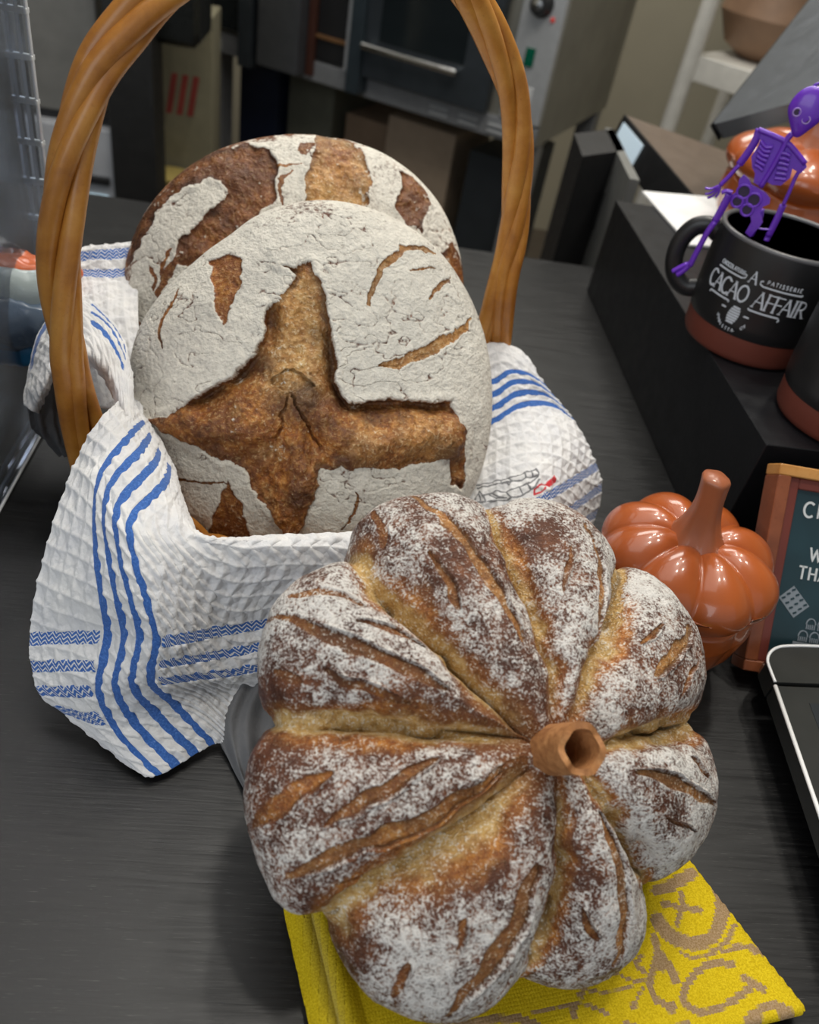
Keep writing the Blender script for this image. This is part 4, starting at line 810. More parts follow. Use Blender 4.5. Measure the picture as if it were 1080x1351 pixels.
# ---------------------------------------------------------------- yellow cloth
def yellow_cloth():
    TL, TR, BR, BL = onz(376, 1195, .004), onz(903, 1140, .004), onz(1054, 1336, .004), onz(440, 1480, .004)
    nu, nv = 880, 640; u, v = np.meshgrid(np.linspace(0, 1, nu), np.linspace(0, 1, nv), indexing='ij'); u_, v_ = u[..., None], v[..., None]
    P = (TL * (1 - u_) + TR * u_) * (1 - v_) + (BL * (1 - u_) + BR * u_) * v_
    S = P - TL; px = proj(P); X_, Y_ = px[..., 0], px[..., 1]
    J = [([(935, 1158), (945, 1195), (943, 1225), (930, 1245), (900, 1250), (875, 1237), (862, 1218)], 9), ([(905, 1161), (885, 1172), (862, 1180)], 8), ([(870, 1198), (892, 1203), (918, 1208)], 4), ([(893, 1185), (894, 1203), (888, 1224)], 4), ([(936, 1150), (948, 1180), (950, 1215)], 4),
         ([(858, 1243), (862, 1268), (852, 1295), (858, 1325), (880, 1334)], 4.5), ([(866, 1268), (880, 1285), (885, 1300)], 6), ([(960, 1278), (928, 1278), (900, 1305), (896, 1330), (922, 1343), (955, 1330), (988, 1305)], 5), ([(975, 1296), (1000, 1312)], 5), ([(946, 1262), (972, 1255), (995, 1262)], 3.5),
         ([(960, 1230), (952, 1248), (926, 1268)], 3.5), ([(760, 1310), (800, 1316), (825, 1308), (838, 1297)], 2), ([(806, 1290), (828, 1300), (848, 1297)], 2), ([(830, 1332), (842, 1310)], 2), ([(752, 1335), (752, 1346)], 5), ([(978, 1352), (1008, 1333), (1040, 1345)], 6),
         ([(890, 1262), (912, 1270), (938, 1262)], 2), ([(840, 1268), (834, 1280), (846, 1290)], 3), ([(985, 1258), (1000, 1265)], 4), ([(700, 1340), (760, 1330), (800, 1345)], 2.5), ([(600, 1360), (680, 1350), (720, 1380), (650, 1400)], 6), ([(820, 1360), (860, 1372), (900, 1360)], 6)]
    m = np.zeros_like(X_); wob = (fbm(P, 400, 2, 8) - .5) * 4
    for pl, w_ in J:
        d_, t_, _ = seg_dist(X_, Y_, catmull(pl, 5)); m = np.maximum(m, sstep(w_ + 1, w_ - 1, d_ + wob))
    for cx_, cy_, r_ in ((762, 1318, 5), (830, 1334, 5), (868, 1282, 7), (990, 1262, 6), (878, 1336, 8)): m = np.maximum(m, sstep(r_ + 1, r_ - 1, np.hypot(X_ - cx_, Y_ - cy_)))
    fold = np.exp(-((u - .045) / .012) ** 2)
    P = P.copy(); P[..., 2] += (fbm(P, 18, 2, 4) - .3) * .004 * sstep(0, .1, u) + .0055 * sstep(0.0, .03, u) * sstep(.10, .06, u) - .002 * fold + .0015 * sstep(0, .02, np.minimum(np.minimum(u, 1 - u), np.minimum(v, 1 - v)))
    wv = .00022 * (np.sin(2 * PI * (P[..., 0] * .97 + P[..., 1] * .2) / .0014) * .5 + np.sin(2 * PI * (P[..., 1] * .98 - P[..., 0] * .2) / .0016)); P[..., 2] += wv
    g = np.maximum(m, .0); att = np.stack([g, fold * .6, g, g], -1)
    mt, nt, bs = newmat('yellow_damask'); gg = geo(nt); at = N(nt, 'ShaderNodeAttribute', attribute_name='mask'); sp = N(nt, 'ShaderNodeSeparateColor'); nt.links.new(at.outputs['Color'], sp.inputs[0])
    n = noise(nt, 1400, 2, .6, gg); ye = ramp(nt, n, [(.35, (.52, .36, .008)), (.65, (.74, .56, .015))]); ta = ramp(nt, n, [(.35, (.27, .17, .075)), (.65, (.42, .29, .17))])
    c = mix(nt, math_(nt, 'ADD', sp.outputs[0], math_(nt, 'MULTIPLY', math_(nt, 'SUBTRACT', n, .5), .3), clamp=True), ye, ta); c = mix(nt, sp.outputs[1], c, (.34, .32, .18)); nt.links.new(c, bs.inputs['Base Color']); bs.inputs['Roughness'].default_value = .95
    bs.inputs['Specular IOR Level'].default_value = .1; bump(nt, bs, n, .35, .0005)
    o = grid_obj('yellow_napkin', P, mt, None, {'mask': att}); md = o.modifiers.new('thickness', 'SOLIDIFY'); md.thickness = .003; md.offset = -1
    tag(o, 'folded yellow cloth with taupe scroll pattern under the pumpkin loaf', 'napkin')
yellow_cloth()

# ---------------------------------------------------------------- terracotta pumpkin jars
def glaze():
    m, nt, bs = newmat('terracotta_glaze'); g = geo(nt)
    nt.links.new(ramp(nt, noise(nt, 20, 3, .6, g), [(.3, (.37, .080, .016)), (.7, (.45, .105, .022))]), bs.inputs['Base Color'])
    bs.inputs['Roughness'].default_value = .30; bs.inputs['Coat Weight'].default_value = .7; bs.inputs['Coat Roughness'].default_value = .07
    bs.inputs['Subsurface Weight'].default_value = .0; bump(nt, bs, noise(nt, 120, 2, .5, g), .08, .001); return m
M_glaze = glaze(); M_inner = plain('brown_clay_stem', (.36, .11, .045), .45, coat=.3)
def ceramic_pumpkin(loc, sr, sz, label, rot=0.0):
    sc = np.array([sr, sr, sz])
    root = empty('ceramic_pumpkin_jar', loc); tag(root, label, 'jar')
    na, nb = 200, 90; a = np.linspace(0, 2 * PI, na, endpoint=False)[:, None]; lob = np.abs(np.sin(4 * (a + rot))) ** .80
    # pot
    t = np.linspace(0, 1, nb)[None, :]
    prof = np.interp(t[0], [0, .03, .2, .45, .75, .93, .97, 1.0], [.030, .039, .045, .051, .0540, .0525, .050, .046])[None, :]; z = np.interp(t[0], [0, .03, .2, .45, .75, .93, .97, 1], [0, .001, .011, .026, .045, .0575, .0595, .0595])[None, :]
    r = prof * (1 + .045 * (lob - .6) * (t > .03)); z2 = z + .0035 * (.6 - lob) * sstep(.7, 1, t)
    P = np.stack([r * np.cos(a), r * np.sin(a), z2 + 0 * a], -1) * sc + np.array(loc)
    pot = grid_obj('pot', P, M_glaze, root, wrap=True)
    # bottom closing disc
    MB().lathe([(0, .0), (.031, .0), (.031, .002), (0, .002)], 40, loc).build('foot', M_glaze, pot) if sr < 1.1 else None
    # lid
    ps = np.linspace(0.0, 1, nb)[None, :]
    ang = ps * PI * .93
    rr = (.0580 * np.sin(ang) ** .78); zz = .0605 + .0128 + .0265 * np.cos(ang) - .012 * np.exp(-(rr / .017) ** 2)
    k = sstep(.0, .03, rr); r = rr * (1 + (.075 * (lob - .75)) * k); z = zz - .0050 * (1 - lob) * k * np.sign(np.cos(ang)).clip(0, 1) + .0035 * (.6 - lob) * sstep(.6, 1, ps) 
    P = np.stack([r * np.cos(a), r * np.sin(a), z + 0 * a], -1) * sc + np.array(loc)
    lid = grid_obj('lid', P, M_glaze, root, wrap=True)
    s = np.linspace(0, 1, 30); pts = np.array([(-.002 + .002 * q + .003 * q * q * 0, .0, .082 + .056 * q) for q in s]) + np.stack([-.010 * s ** 1.5, -.002 * s ** 2, 0 * s], -1)
    V = []; Fc = []; n = 28
    for i, q in enumerate(s):
        R0 = (.0165 * (1 - q) ** 3 + .0088 - .0012 * math.sin(q * PI)) * (1.0 if q < .97 else .88)
        for j in range(n):
            b = 2 * PI * j / n; w_ = 1 + .10 * math.cos(5 * b + q * 1.5) * (1 - .5 * q); V.append(pts[i] + np.array([R0 * w_ * math.cos(b), R0 * w_ * math.sin(b), 0]))
    for i in range(len(s) - 1):
        for j in range(n): Fc.append((i * n + j, i * n + (j + 1) % n, (i + 1) * n + (j + 1) % n, (i + 1) * n + j))
    V.append(pts[-1] + np.array([0, 0, .0012])); last = len(V) - 1
    for j in range(n): Fc.append(((len(s) - 1) * n + j, (len(s) - 1) * n + (j + 1) % n, last))
    k = MB(); k.add(np.array(V) * sc + np.array(loc), Fc); k.build('stem', M_inner, lid, auto=None)
    return root
ceramic_pumpkin((.228, .350, .0005), .92, .99, 'glossy terracotta pumpkin jar on the counter between pumpkin loaf and framed sign', .25)
ceramic_pumpkin((.452, .82, .1065), 1.38, 1.08, 'glossy terracotta pumpkin jar on the riser behind the mug with the skeleton', .1)

# ---------------------------------------------------------------- riser, card
rs = MB().box(.297, 1.3, .437, .893, .0006, .106, bev=.0012).build('display_riser', plain('satin_black_riser', (.0075, .008, .010), .42, spec=.35, bumps=.15, bscale=300)); tag(rs, 'long matte black display riser carrying the mugs', 'riser')
k = MB(); a_, b_, c_, d_ = onz(846, 254, .107), onz(940, 262, .107), onz(1000, 300, .107), onz(908, 325, .107)
c_ = b_ + (d_ - a_); k.add([a_, b_, c_, d_, *(q + np.array([0, 0, .002]) for q in (a_, b_, c_, d_))], [(3, 2, 1, 0), (4, 5, 6, 7), (0, 1, 5, 4), (1, 2, 6, 5), (2, 3, 7, 6), (3, 0, 4, 7)])
tag(k.build('paper_card', plain('white_paper', (.78, .78, .78), .6), smooth=False), 'blank white paper card on the riser behind the mug handle', 'paper')

# ---------------------------------------------------------------- lettering as raised strokes
def arc(cx_, cy_, rx, ry, a0, a1, n=18): return [(cx_ + rx * math.cos(math.radians(a0 + (a1 - a0) * i / n)), cy_ + ry * math.sin(math.radians(a0 + (a1 - a0) * i / n))) for i in range(n + 1)]
GL = {  # strokes (polyline, weight) in a box of height 1; width
 'A': (.78, [([(0.02, 0), (.39, 1)], .6), ([(.39, 1), (.76, 0)], 1.3), ([(.18, .36), (.6, .36)], .55)]),
 'C': (.74, [(arc(.42, .5, .38, .5, 48, 312), 1.15)]), 'O': (.86, [(arc(.43, .5, .39, .49, 0, 360, 28), 1.15)]),
 'F': (.60, [([(.14, 0), (.14, 1)], 1.25), ([(.14, .97), (.58, .97)], .6), ([(.14, .52), (.48, .52)], .6)]),
 'I': (.30, [([(.15, 0), (.15, 1)], 1.25)]), 'R': (.72, [([(.14, 0), (.14, 1)], 1.25), ([(.14, .97)] + arc(.38, .73, .24, .24, 90, -90, 12) + [(.14, .49)], .7), ([(.36, .49), (.70, .0)], 1.2)]),
 'H': (.76, [([(.12, 0), (.12, 1)], 1), ([(.64, 0), (.64, 1)], 1), ([(.12, .5), (.64, .5)], .8)]), 'L': (.56, [([(.12, 1), (.12, 0), (.54, 0)], 1)]),
 'T': (.66, [([(.33, 0), (.33, 1)], 1), ([(.02, .97), (.64, .97)], .9)]), 'E': (.58, [([(.54, .97), (.12, .97), (.12, .03), (.54, .03)], 1), ([(.12, .52), (.46, .52)], .8)]),
 'P': (.62, [([(.12, 0), (.12, 1)], 1), ([(.12, .97)] + arc(.34, .72, .24, .25, 90, -90, 12) + [(.12, .47)], .9)]), 'S': (.6, [(arc(.3, .74, .22, .24, 30, 260, 12) + arc(.3, .26, .24, .26, 80, -150, 12), 1)]),
 'M': (.86, [([(.1, 0), (.1, 1), (.43, .2), (.76, 1), (.76, 0)], 1)]), 'G': (.78, [(arc(.42, .5, .38, .5, 48, 350), 1), ([(.8, .42), (.5, .42)], .8)]), 'W': (1.0, [([(.02, 1), (.27, 0), (.5, .9), (.73, 0), (.98, 1)], 1)]),
 'K': (.66, [([(.12, 0), (.12, 1)], 1), ([(.60, 1), (.12, .42)], .9), ([(.28, .56), (.62, 0)], 1)]), ',': (.2, [([(.1, .1), (.05, -.15)], 1)]), ' ': (.35, []), 'N': (.76, [([(.12, 0), (.12, 1), (.64, 0), (.64, 1)], 1)])}
def write(k, txt, x, y, h, wt, at, track=.10, serif=False, slant=0.0, sx=1.0):
    """at(x, y) -> (point, normal); strokes become thin raised ribbons"""
    for ch_ in txt:
        w_, st = GL[ch_]
        for pl, q in st:
            pts = [(x + (p[0] + slant * p[1]) * h * sx, y + p[1] * h) for p in pl]; ribbon(k, pts, wt * q, at)
            if serif:
                for e in (pts[0], pts[-1]):
                    if ch_ != 'O': ribbon(k, [(e[0] - h * .10, e[1]), (e[0] + h * .10, e[1])], wt * .55, at)
        x += (w_ + track) * h * sx
    return x
def ribbon(k, pts, wt, at, lift=.00035):
    P = []
    for i in range(len(pts) - 1):
        a, b = np.array(pts[i]), np.array(pts[i + 1]); n = max(1, int(np.linalg.norm(b - a) / .002)); P += [tuple(a + (b - a) * j / n) for j in range(n)]
    P.append(pts[-1]); P = np.array(P); T = np.gradient(P, axis=0); T /= np.linalg.norm(T, axis=1)[:, None] + 1e-12; Nn = np.stack([-T[:, 1], T[:, 0]], 1)
    V = []
    for p, n in zip(P, Nn):
        for s_ in (-1, 1):
            q, nn = at(*(p + n * s_ * wt / 2)); V += [q - nn * .0002, q + nn * lift]
    Fc = []
    for i in range(len(P) - 1):
        a, b = 4 * i, 4 * i + 4; Fc += [(a + 1, b + 1, b + 3, a + 3), (a, a + 2, b + 2, b), (a, b, b + 1, a + 1), (a + 2, a + 3, b + 3, b + 2)]
    e = 4 * (len(P) - 1); Fc += [(0, 1, 3, 2), (e, e + 2, e + 3, e + 1)]; k.add(V, Fc)

# ---------------------------------------------------------------- mugs
M_mug = plain('matte_black_glaze', (.013, .013, .014), .38, spec=.5, var=.3, nscale=15)
M_clay = plain('raw_terracotta_band', (.15, .036, .022), .55); M_print = plain('white_print', (.62, .66, .72), .5); M_silver = plain('mug_rim_grey', (.10, .10, .105), .3)
M_in = plain('mug_inside_glaze', (.008, .009, .012), .25)
def mug(c, label, ang0, hang):
    root = empty('mug', (*c, .1062)); tag(root, label, 'mug', None); z0 = .1062; Ro = .0515; O = (*c, z0)
    k = MB(); k.lathe([(.0, .0), (.044, .0), (.0475, .002), (.0492, .006), (.0500, .021)], 72, O); k.build('clay_base', M_clay, root, auto=50)
    k = MB(); k.lathe([(.0500, .021), (.0506, .0216), (Ro, .030), (Ro + .0005, .06), (Ro + .0005, .083), (Ro + .0002, .0865)], 72, O); body = k.build('body', M_mug, root, auto=50)
    k = MB(); k.lathe([(.0, .008), (.040, .009), (.0465, .016), (.0478, .04), (.0480, .083), (.0480, .0865)], 72, O); k.build('inner_wall', M_in, root, auto=50)
    k = MB(); k.tube([(c[0] + .0499 * math.cos(a), c[1] + .0499 * math.sin(a), z0 + .0870) for a in np.linspace(0, 2 * PI, 90, endpoint=False)], .0021, 10, closed=True); k.build('rim', M_silver, root, auto=None)
    e = np.array([math.cos(hang), math.sin(hang), 0]); pts = []
    for r_, z in ((.049, .075), (.058, .079), (.068, .075), (.074, .063), (.074, .048), (.068, .035), (.058, .029), (.049, .031)): pts.append(np.array(O) + e * r_ + np.array([0, 0, z]))
    k = MB(); k.tube(catmull(pts, 8), .0050, 14, flat=1.4); k.build('handle', M_mug, root, auto=None)
    def at(x, y):
        x *= .87; a = ang0 + x / Ro; n = np.array([math.cos(a), math.sin(a), 0]); return np.array([c[0], c[1], z0 + y + .0095]) + n * (Ro + .0006), n
    k = MB()
    write(k, 'CACAO', -.0420, .0380, .0122, .0012, at, .0, True, 0, .88); write(k, 'AFFAIR', .0055, .0380, .0122, .0012, at, .0, True, .0, .92)
    write(k, 'A', -.0050, .0535, .0085, .0010, at, .0, True)
    write(k, 'CHOCOLATERIE', -.0350, .0565, .0028, .0005, at, .12, sx=.95); write(k, 'PATISSERIE', .0095, .0565, .0028, .0005, at, .38, sx=1.1)
    ribbon(k, [(-.0365, .0540), (-.0115, .0540), (-.0085, .0550), (-.0080, .0570), (-.0100, .0577)], .0010, at); ribbon(k, [(.0065, .0577), (.0045, .0570), (.0048, .0550), (.0075, .0540), (.0390, .0540), (.0400, .0550)], .0010, at)
    ribbon(k, [(-.0355, .0335), (-.0350, .0352), (-.0145, .0352), (-.0135, .0340)], .0011, at); ribbon(k, [(.0038, .0360), (.0048, .0350), (.0290, .0350), (.0305, .0335), (.0295, .0322)], .0011, at)
    bean = [(p[0] * .9 + .12 * (p[1] - .0), p[1]) for p in arc(0, 0, .0048, .0078, 0, 360, 24)]
    cen = (-.0052, .0270)
    V = []; rows = 9
    for j in range(rows):
        s_ = -1 + 2 * j / (rows - 1); hw = .0048 * math.sqrt(max(0, 1 - s_ * s_)); ribbon(k, [(cen[0] - hw + .12 * s_ * .007, cen[1] + s_ * .0078), (cen[0] + hw + .12 * s_ * .007, cen[1] + s_ * .0078)], .0014, at, .00025) if hw > .0005 else None
    for q, ch_ in zip(np.linspace(205, 335, 12), 'MARIETTA, GA'):
        a = math.radians(q); write(k, ch_, cen[0] + .0135 * math.cos(a) - .0008, cen[1] + .0115 * math.sin(a) - .001, .0023, .00045, at)
    ribbon(k, [(cen[0] - .0125, cen[1] + .003), (cen[0] - .0085, cen[1] + .003)], .001, at); ribbon(k, [(cen[0] + .0085, cen[1] + .002), (cen[0] + .013, cen[1] + .002)], .001, at)
    k.build('printed_logo', M_print, body, smooth=False)
    return root
C1 = (.334, .588)
mug(C1, 'black mug with terracotta base and white logo, holding the purple skeleton', math.radians(-130), math.radians(158))
mug((.371, .479), 'black mug with terracotta base cut off at the right edge, nearer than the skeleton mug', math.radians(-112), math.radians(40))

# ---------------------------------------------------------------- skeleton toy
M_purple = plain('purple_plastic', (.145, .030, .50), .32, coat=.3, nscale=60)
rimL = np.array([C1[0] - .050, C1[1] - .006, .190]); nn = ray(962, 285); nn = nn / np.linalg.norm(nn); nn = nn + np.array([0, 0, .25]); nn /= np.linalg.norm(nn)
def SK(px, py, off=0.0): return onplane(px, py, rimL + nn * off, nn)
sk = empty('skeleton_toy', tuple(rimL)); tag(sk, 'purple plastic skeleton figure hanging over the rim of the black mug', 'toy')
def skt(name, specs, parent=sk, flat=.6):
    k = MB()
    for pts, r_, off in specs: k.tube(catmull([SK(*p, off) for p in pts], 6) if len(pts) > 2 else [SK(*p, off) for p in pts], r_, 10, flat=flat)
    return k.build(name, M_purple, parent, auto=None)
up = SK(1062, 140) - SK(1045, 180); up /= np.linalg.norm(up); rt = np.cross(nn, up); rt /= np.linalg.norm(rt)
if rt[0] < 0: rt = -rt
# skull with eye holes
V = []; Fc = []; na, nb = 48, 30; c0 = SK(1063, 148, -.002)
def skull_at(a, b):
    x = math.sin(b) * math.cos(a); y = math.sin(b) * math.sin(a); z = math.cos(b)
    wd = .0120 * (1 - .42 * sstep(.1, -.9, y)); return c0 + rt * x * wd + up * y * .0158 - nn * z * .0055 * (1 if z > 0 else .5)
for j in range(nb + 1):
    for i in range(na): V.append(skull_at(2 * PI * i / na, PI * j / nb))
for j in range(nb):
    for i in range(na): Fc.append((j * na + i, j * na + (i + 1) % na, (j + 1) * na + (i + 1) % na, (j + 1) * na + i))
k = MB().add(V, Fc); skull = k.build('skull', M_purple, sk, auto=None)
M_hole = plain('socket_shadow_black', (.03, .015, .05), .6)
for ex_, ey_ in ((1051, 148), (1063, 158)):
    c_ = SK(ex_, ey_, -.0068); k = MB(); k.tube([c_ + (rt * math.cos(a) + up * math.sin(a)) * .0024 for a in np.linspace(0, 2 * PI, 20, endpoint=False)], .0006, 8, closed=True); k.build('eye_rim', plain('pale_violet', (.35, .22, .6), .4), skull, auto=None)
    k = MB(); k.tube([c_ + nn * .0015, c_ - nn * .0003], .0022, 16); k.build('eye_socket', M_hole, skull)
k = MB()
for q in range(4):
    c_ = SK(1046.5 + q * 3.2, 171 + q * 1.3 - 2, -.0045); k.tube([c_, c_ + up * .0018], .0006, 6)
k.tube([SK(1055, 158, -.006), SK(1053, 164, -.006)], .0009, 6); k.build('teeth', M_purple, skull, auto=None)
k = MB(); k.tube([SK(1079, 119) + (rt * math.cos(a) + up * math.sin(a)) * .004 for a in np.linspace(0, 2 * PI, 20, endpoint=False)], .0009, 8, closed=True); k.build('hanging_loop', M_purple, skull, auto=None)
skt('spine', [([(1045, 176), (1038, 184), (1030, 200), (1018, 222), (1003, 246)], .0034, 0)])
k = MB()
k.prism([(0, 0), (1, 0), (1, 1), (0, 1)], 0, (0, 0, 0), (0, 0, 0), (0, 0, 0), (0, 0, 0)); k = MB()
def plate(name, pxs, th_, off=0.0, parent=sk):
    P = [SK(*p, off) for p in pxs]; n = len(P); k = MB(); k.add(P + [q - nn * th_ for q in P], [tuple(range(n)), tuple(range(n, 2 * n))[::-1]] + [(i, n + i, n + (i + 1) % n, (i + 1) % n) for i in range(n)]); return k.build(name, M_purple, parent, auto=20)
chest = plate('rib_cage', [(1003, 168), (1035, 186), (1041, 190), (1062, 214), (1064, 220), (1056, 228), (1045, 222), (1042, 234), (1030, 244), (1018, 243), (1010, 238), (1004, 246), (994, 240), (996, 228), (992, 220), (991, 206), (1000, 192), (1003, 184), (996, 178)], .0018, .001)
for q in range(6):
    skt('rib', [([(1003 - q * 1.6, 186 + q * 6.4), (1010 - q * 2.0, 194 + q * 5.2), (1019 - q * 2.6, 194 + q * 6.2)], .0013, -.0018)], chest, 1.0)
    skt('rib', [([(1030 - q * 1.8, 202 + q * 6.6), (1037 - q * 1.4, 203 + q * 6.6), (1042 - q * 1.2, 206 + q * 6.2)], .0013, -.0018)], chest, 1.0)
skt('shoulder_bar', [([(1000, 171), (1020, 179), (1040, 190), (1062, 216)], .0018, -.001)], flat=1)
skt('arm', [([(1002, 170), (996, 186), (986, 202), (975, 217)], .0029, 0), ([(975, 217), (962, 232), (950, 244)], .0025, 0), ([(950, 244), (938, 249), (930, 248)], .0014, 0), ([(950, 245), (938, 254), (930, 256)], .0014, 0), ([(950, 246), (940, 258), (933, 261)], .0013, 0), ([(950, 245), (948, 254), (944, 260)], .0013, 0)])
skt('arm', [([(1060, 218), (1050, 232), (1040, 255), (1033, 270)], .0022, .001), ([(1033, 270), (1024, 290), (1013, 312)], .0026, .002), ([(1018, 303), (1004, 302), (996, 300)], .0010, .001), ([(1013, 312), (1008, 322)], .0022, .002)])
plv = plate('pelvis', [(975, 236), (981, 230), (988, 236), (991, 243), (1003, 249), (1010, 254), (1016, 262), (1015, 268), (1006, 272), (1003, 280), (1006, 292), (1003, 297), (996, 304), (990, 312), (983, 306), (991, 292), (990, 285), (982, 283), (980, 276), (972, 274), (966, 270), (962, 262), (966, 256), (973, 252)], .0022, -.001)
for hx, hy, r_ in ((972, 266, .0038), (985, 277, .0040), (981, 253, .0046), (994, 264, .0046)):
    c_ = SK(hx, hy, -.0038); k = MB(); k.tube([c_ + (rt * math.cos(a) + up * math.sin(a)) * r_ for a in np.linspace(0, 2 * PI, 24, endpoint=False)], .0009, 8, closed=True); k.build('pelvis_ring', M_purple, plv, auto=None)
    k = MB(); k.tube([c_ + nn * .0008, c_ + nn * .0002], r_ * .85, 20); k.build('pelvis_hole', M_hole, plv)
skt('leg', [([(966, 254), (958, 252), (952, 254)], .0024, -.0035), ([(962, 256), (955, 270), (943, 292)], .0030, -.0035), ([(943, 292), (932, 308), (918, 334), (910, 350)], .0036, -.003), ([(912, 346), (903, 355), (893, 362)], .0038, -.002), ([(906, 348), (898, 352), (887, 358)], .0028, -.002)])
skt('leg', [([(1005, 276), (1002, 290), (990, 312), (975, 340)], .0028, .004)])

# ---------------------------------------------------------------- framed sign
B0 = onz(974, 881, .0085); fx = onz(1075, 897, .0085) - B0; fx /= np.linalg.norm(fx); T0 = onplane(1024, 611, B0, fx); fy = T0 - B0; Hs = np.linalg.norm(fy); fy /= Hs; fz = np.cross(fx, fy)
if fz @ (CAM - B0) < 0: fz = -fz
Ws = .26; fwid = .0155
sg = empty('framed_sign', tuple(B0)); tag(sg, 'small wood-framed teal sign with white lettering, leaning against the riser', 'sign')
M_pine = willow_mat('honey_pine', (.30, .11, .02), (.52, .24, .06), (.62, .32, .10)); M_ply = willow_mat('red_stained_pine', (.12, .03, .010), (.20, .055, .02), (.27, .08, .03))
M_board = plain('teal_board', (.013, .036, .045), .35, var=.25, nscale=25)
def fr_(name, x0, x1, y0, y1, z0, z1, m, par=sg, bev=.0015): return MB().box(x0, x1, y0, y1, z0, z1, M=np.array([fx, fy, fz]), O=B0, bev=bev).build(name, m, par)
fr_('frame_rail', 0, Ws, Hs - .007, Hs, -.012, .006, M_pine); fr_('frame_rail', 0, Ws, 0, .007, -.012, .006, M_ply)
fr_('frame_stile', 0, .0085, 0.007, Hs - .007, -.012, .006, M_ply); fr_('frame_stile', Ws - .0085, Ws, 0.007, Hs - .007, -.012, .006, M_ply)
fr_('inner_frame', .0085, .0155, .007, Hs - .007, -.010, .003, plain('maroon_bevel', (.15, .032, .022), .4)); fr_('inner_frame', .0155, Ws - .0085, Hs - .014, Hs - .007, -.010, .003, plain('maroon_bevel', (.15, .032, .022), .4))
bd = fr_('board', .0085, Ws - .0085, .007, Hs - .010, -.006, .0005, M_board, bev=0)
def ats(x, y): return B0 + fx * x + fy * y + fz * .0006, fz
def s_xy(px, py): p = onplane(px, py, B0 + fz * .0006, fz) - B0; return float(p @ fx), float(p @ fy)
def s_write(k, t, px, py, px2, py2, hpx_, wt, track=.12):
    x, y = s_xy(px, py); x2, y2 = s_xy(px2, py2); write(k, t, x, y, abs(y2 - y), wt, ats, track)
k = MB(); s_write(k, 'CH', 1058, 681, 1062, 662, 0, .0012, .2); s_write(k, 'W', 1066, 740, 1067, 722, 0, .0012, .12); s_write(k, 'THA', 1051, 763, 1053, 746, 0, .0012, .10)
k.build('lettering', plain('white_paint', (.62, .64, .64), .5), bd, smooth=False)
k = MB(); q = [s_xy(*p) for p in ((1027, 788), (1047, 773), (1067, 800), (1046, 815))]
Q = [ats(*p)[0] + fz * .0002 for p in q]; k.add(Q + [a - fz * .0006 for a in Q], [(0, 1, 2, 3), (7, 6, 5, 4), (0, 4, 5, 1), (1, 5, 6, 2), (2, 6, 7, 3), (3, 7, 4, 0)]); k.build('cracker_drawing', plain('chalk_grey', (.22, .25, .28), .6), bd, smooth=False)
k = MB(); qa = np.array(q)
for i in range(3):
    for j in range(4):
        for du in (0, .09):
            c_ = qa[0] * (1 - (i + .5) / 3) * (1 - (j + .35) / 4) + qa[1] * (i + .5) / 3 * (1 - (j + .35) / 4) + qa[3] * (1 - (i + .5) / 3) * (j + .35) / 4 + qa[2] * (i + .5) / 3 * (j + .35) / 4 if 0 else None
            s_, t_ = (i + .3 + du * 3) / 3, (j + .4 + du) / 4; c_ = (qa[0] * (1 - s_) + qa[1] * s_) * (1 - t_) + (qa[3] * (1 - s_) + qa[2] * s_) * t_
            ribbon(k, [(c_[0], c_[1]), (c_[0] + .0009, c_[1] + .0009)], .0011, ats, .0005)
k.build('drawing_dots', M_board, bd, smooth=False)
k = MB(); x, y = s_xy(1049, 848)
ribbon(k, [(x - .002, y), (x + .05, y)], .0016, ats)
for row, n_, xo, yo in ((0, 6, 0, .001), (1, 5, .0038, .0092)):
    for i in range(n_):
        cx_ = x + xo + .0038 + i * .0076; cy_ = y + yo; ribbon(k, [(cx_ - .003, cy_ + .0035)] + arc(cx_, cy_ + .0038, .003, .0036, 180, 0, 8), .0007, ats)
        for t_ in np.linspace(-.0026, .0026, 5): ribbon(k, [(cx_ + t_, cy_ + .0005), (cx_ + t_, cy_ + .0035)], .0006, ats)
x3, y3 = s_xy(1069, 850); ribbon(k, [(x3, y3), (x3, y3 - .008)], .0012, ats); k.build('cake_stand_drawing', plain('chalk_grey', (.22, .25, .28), .6), bd, smooth=False)

# ---------------------------------------------------------------- card reader at the right edge
tb = empty('card_terminal', (.30, .25, 0)); tag(tb, 'black glass card terminal with a thin silver edge at the lower right edge', 'terminal')
zt = .032; Aq, Bq, Dq = onz(1022, 905, zt), onz(1080, 1073, zt), onz(1080, 907.5, zt)
ex = (Dq - Aq); ex /= np.linalg.norm(ex); ey = Bq - Aq; ey /= np.linalg.norm(ey); ez = np.array([0, 0, 1.0])
M_slate = plain('dark_grey_glass', (.035, .036, .034), .18, spec=.5); M_edge = plain('silver_edge', (.86, .86, .86), .3, 0); M_scr = plain('screen_glass', (.030, .034, .038), .08)
lo_ = [(0, 0), (.16, 0), (.16, .26), (0, .26)]
lw = MB().prism(lo_, -.012, Aq, ex, ey, ez).build('screen_slab', M_slate, tb, auto=20)
MB().prism([(.018, .012), (.15, .012), (.15, .24), (.018, .24)], .0004, Aq, ex, ey, ez).build('display', M_scr, lw, auto=20)
k = MB(); k.tube([Aq + ez * .0002, Aq + ey * .26 + ez * .0002], .0012, 8); k.build('silver_trim', M_edge, lw, auto=None)
def tri(a, b): return Aq + ex * a + ey * b
O2 = onz(1009, 852, zt); o2 = [onz(*p, zt) for p in ((1022, 900), (1016, 885), (1012, 872), (1015, 862), (1024, 855), (1040, 852.5), (1080, 853), (1180, 858), (1180, 905))]
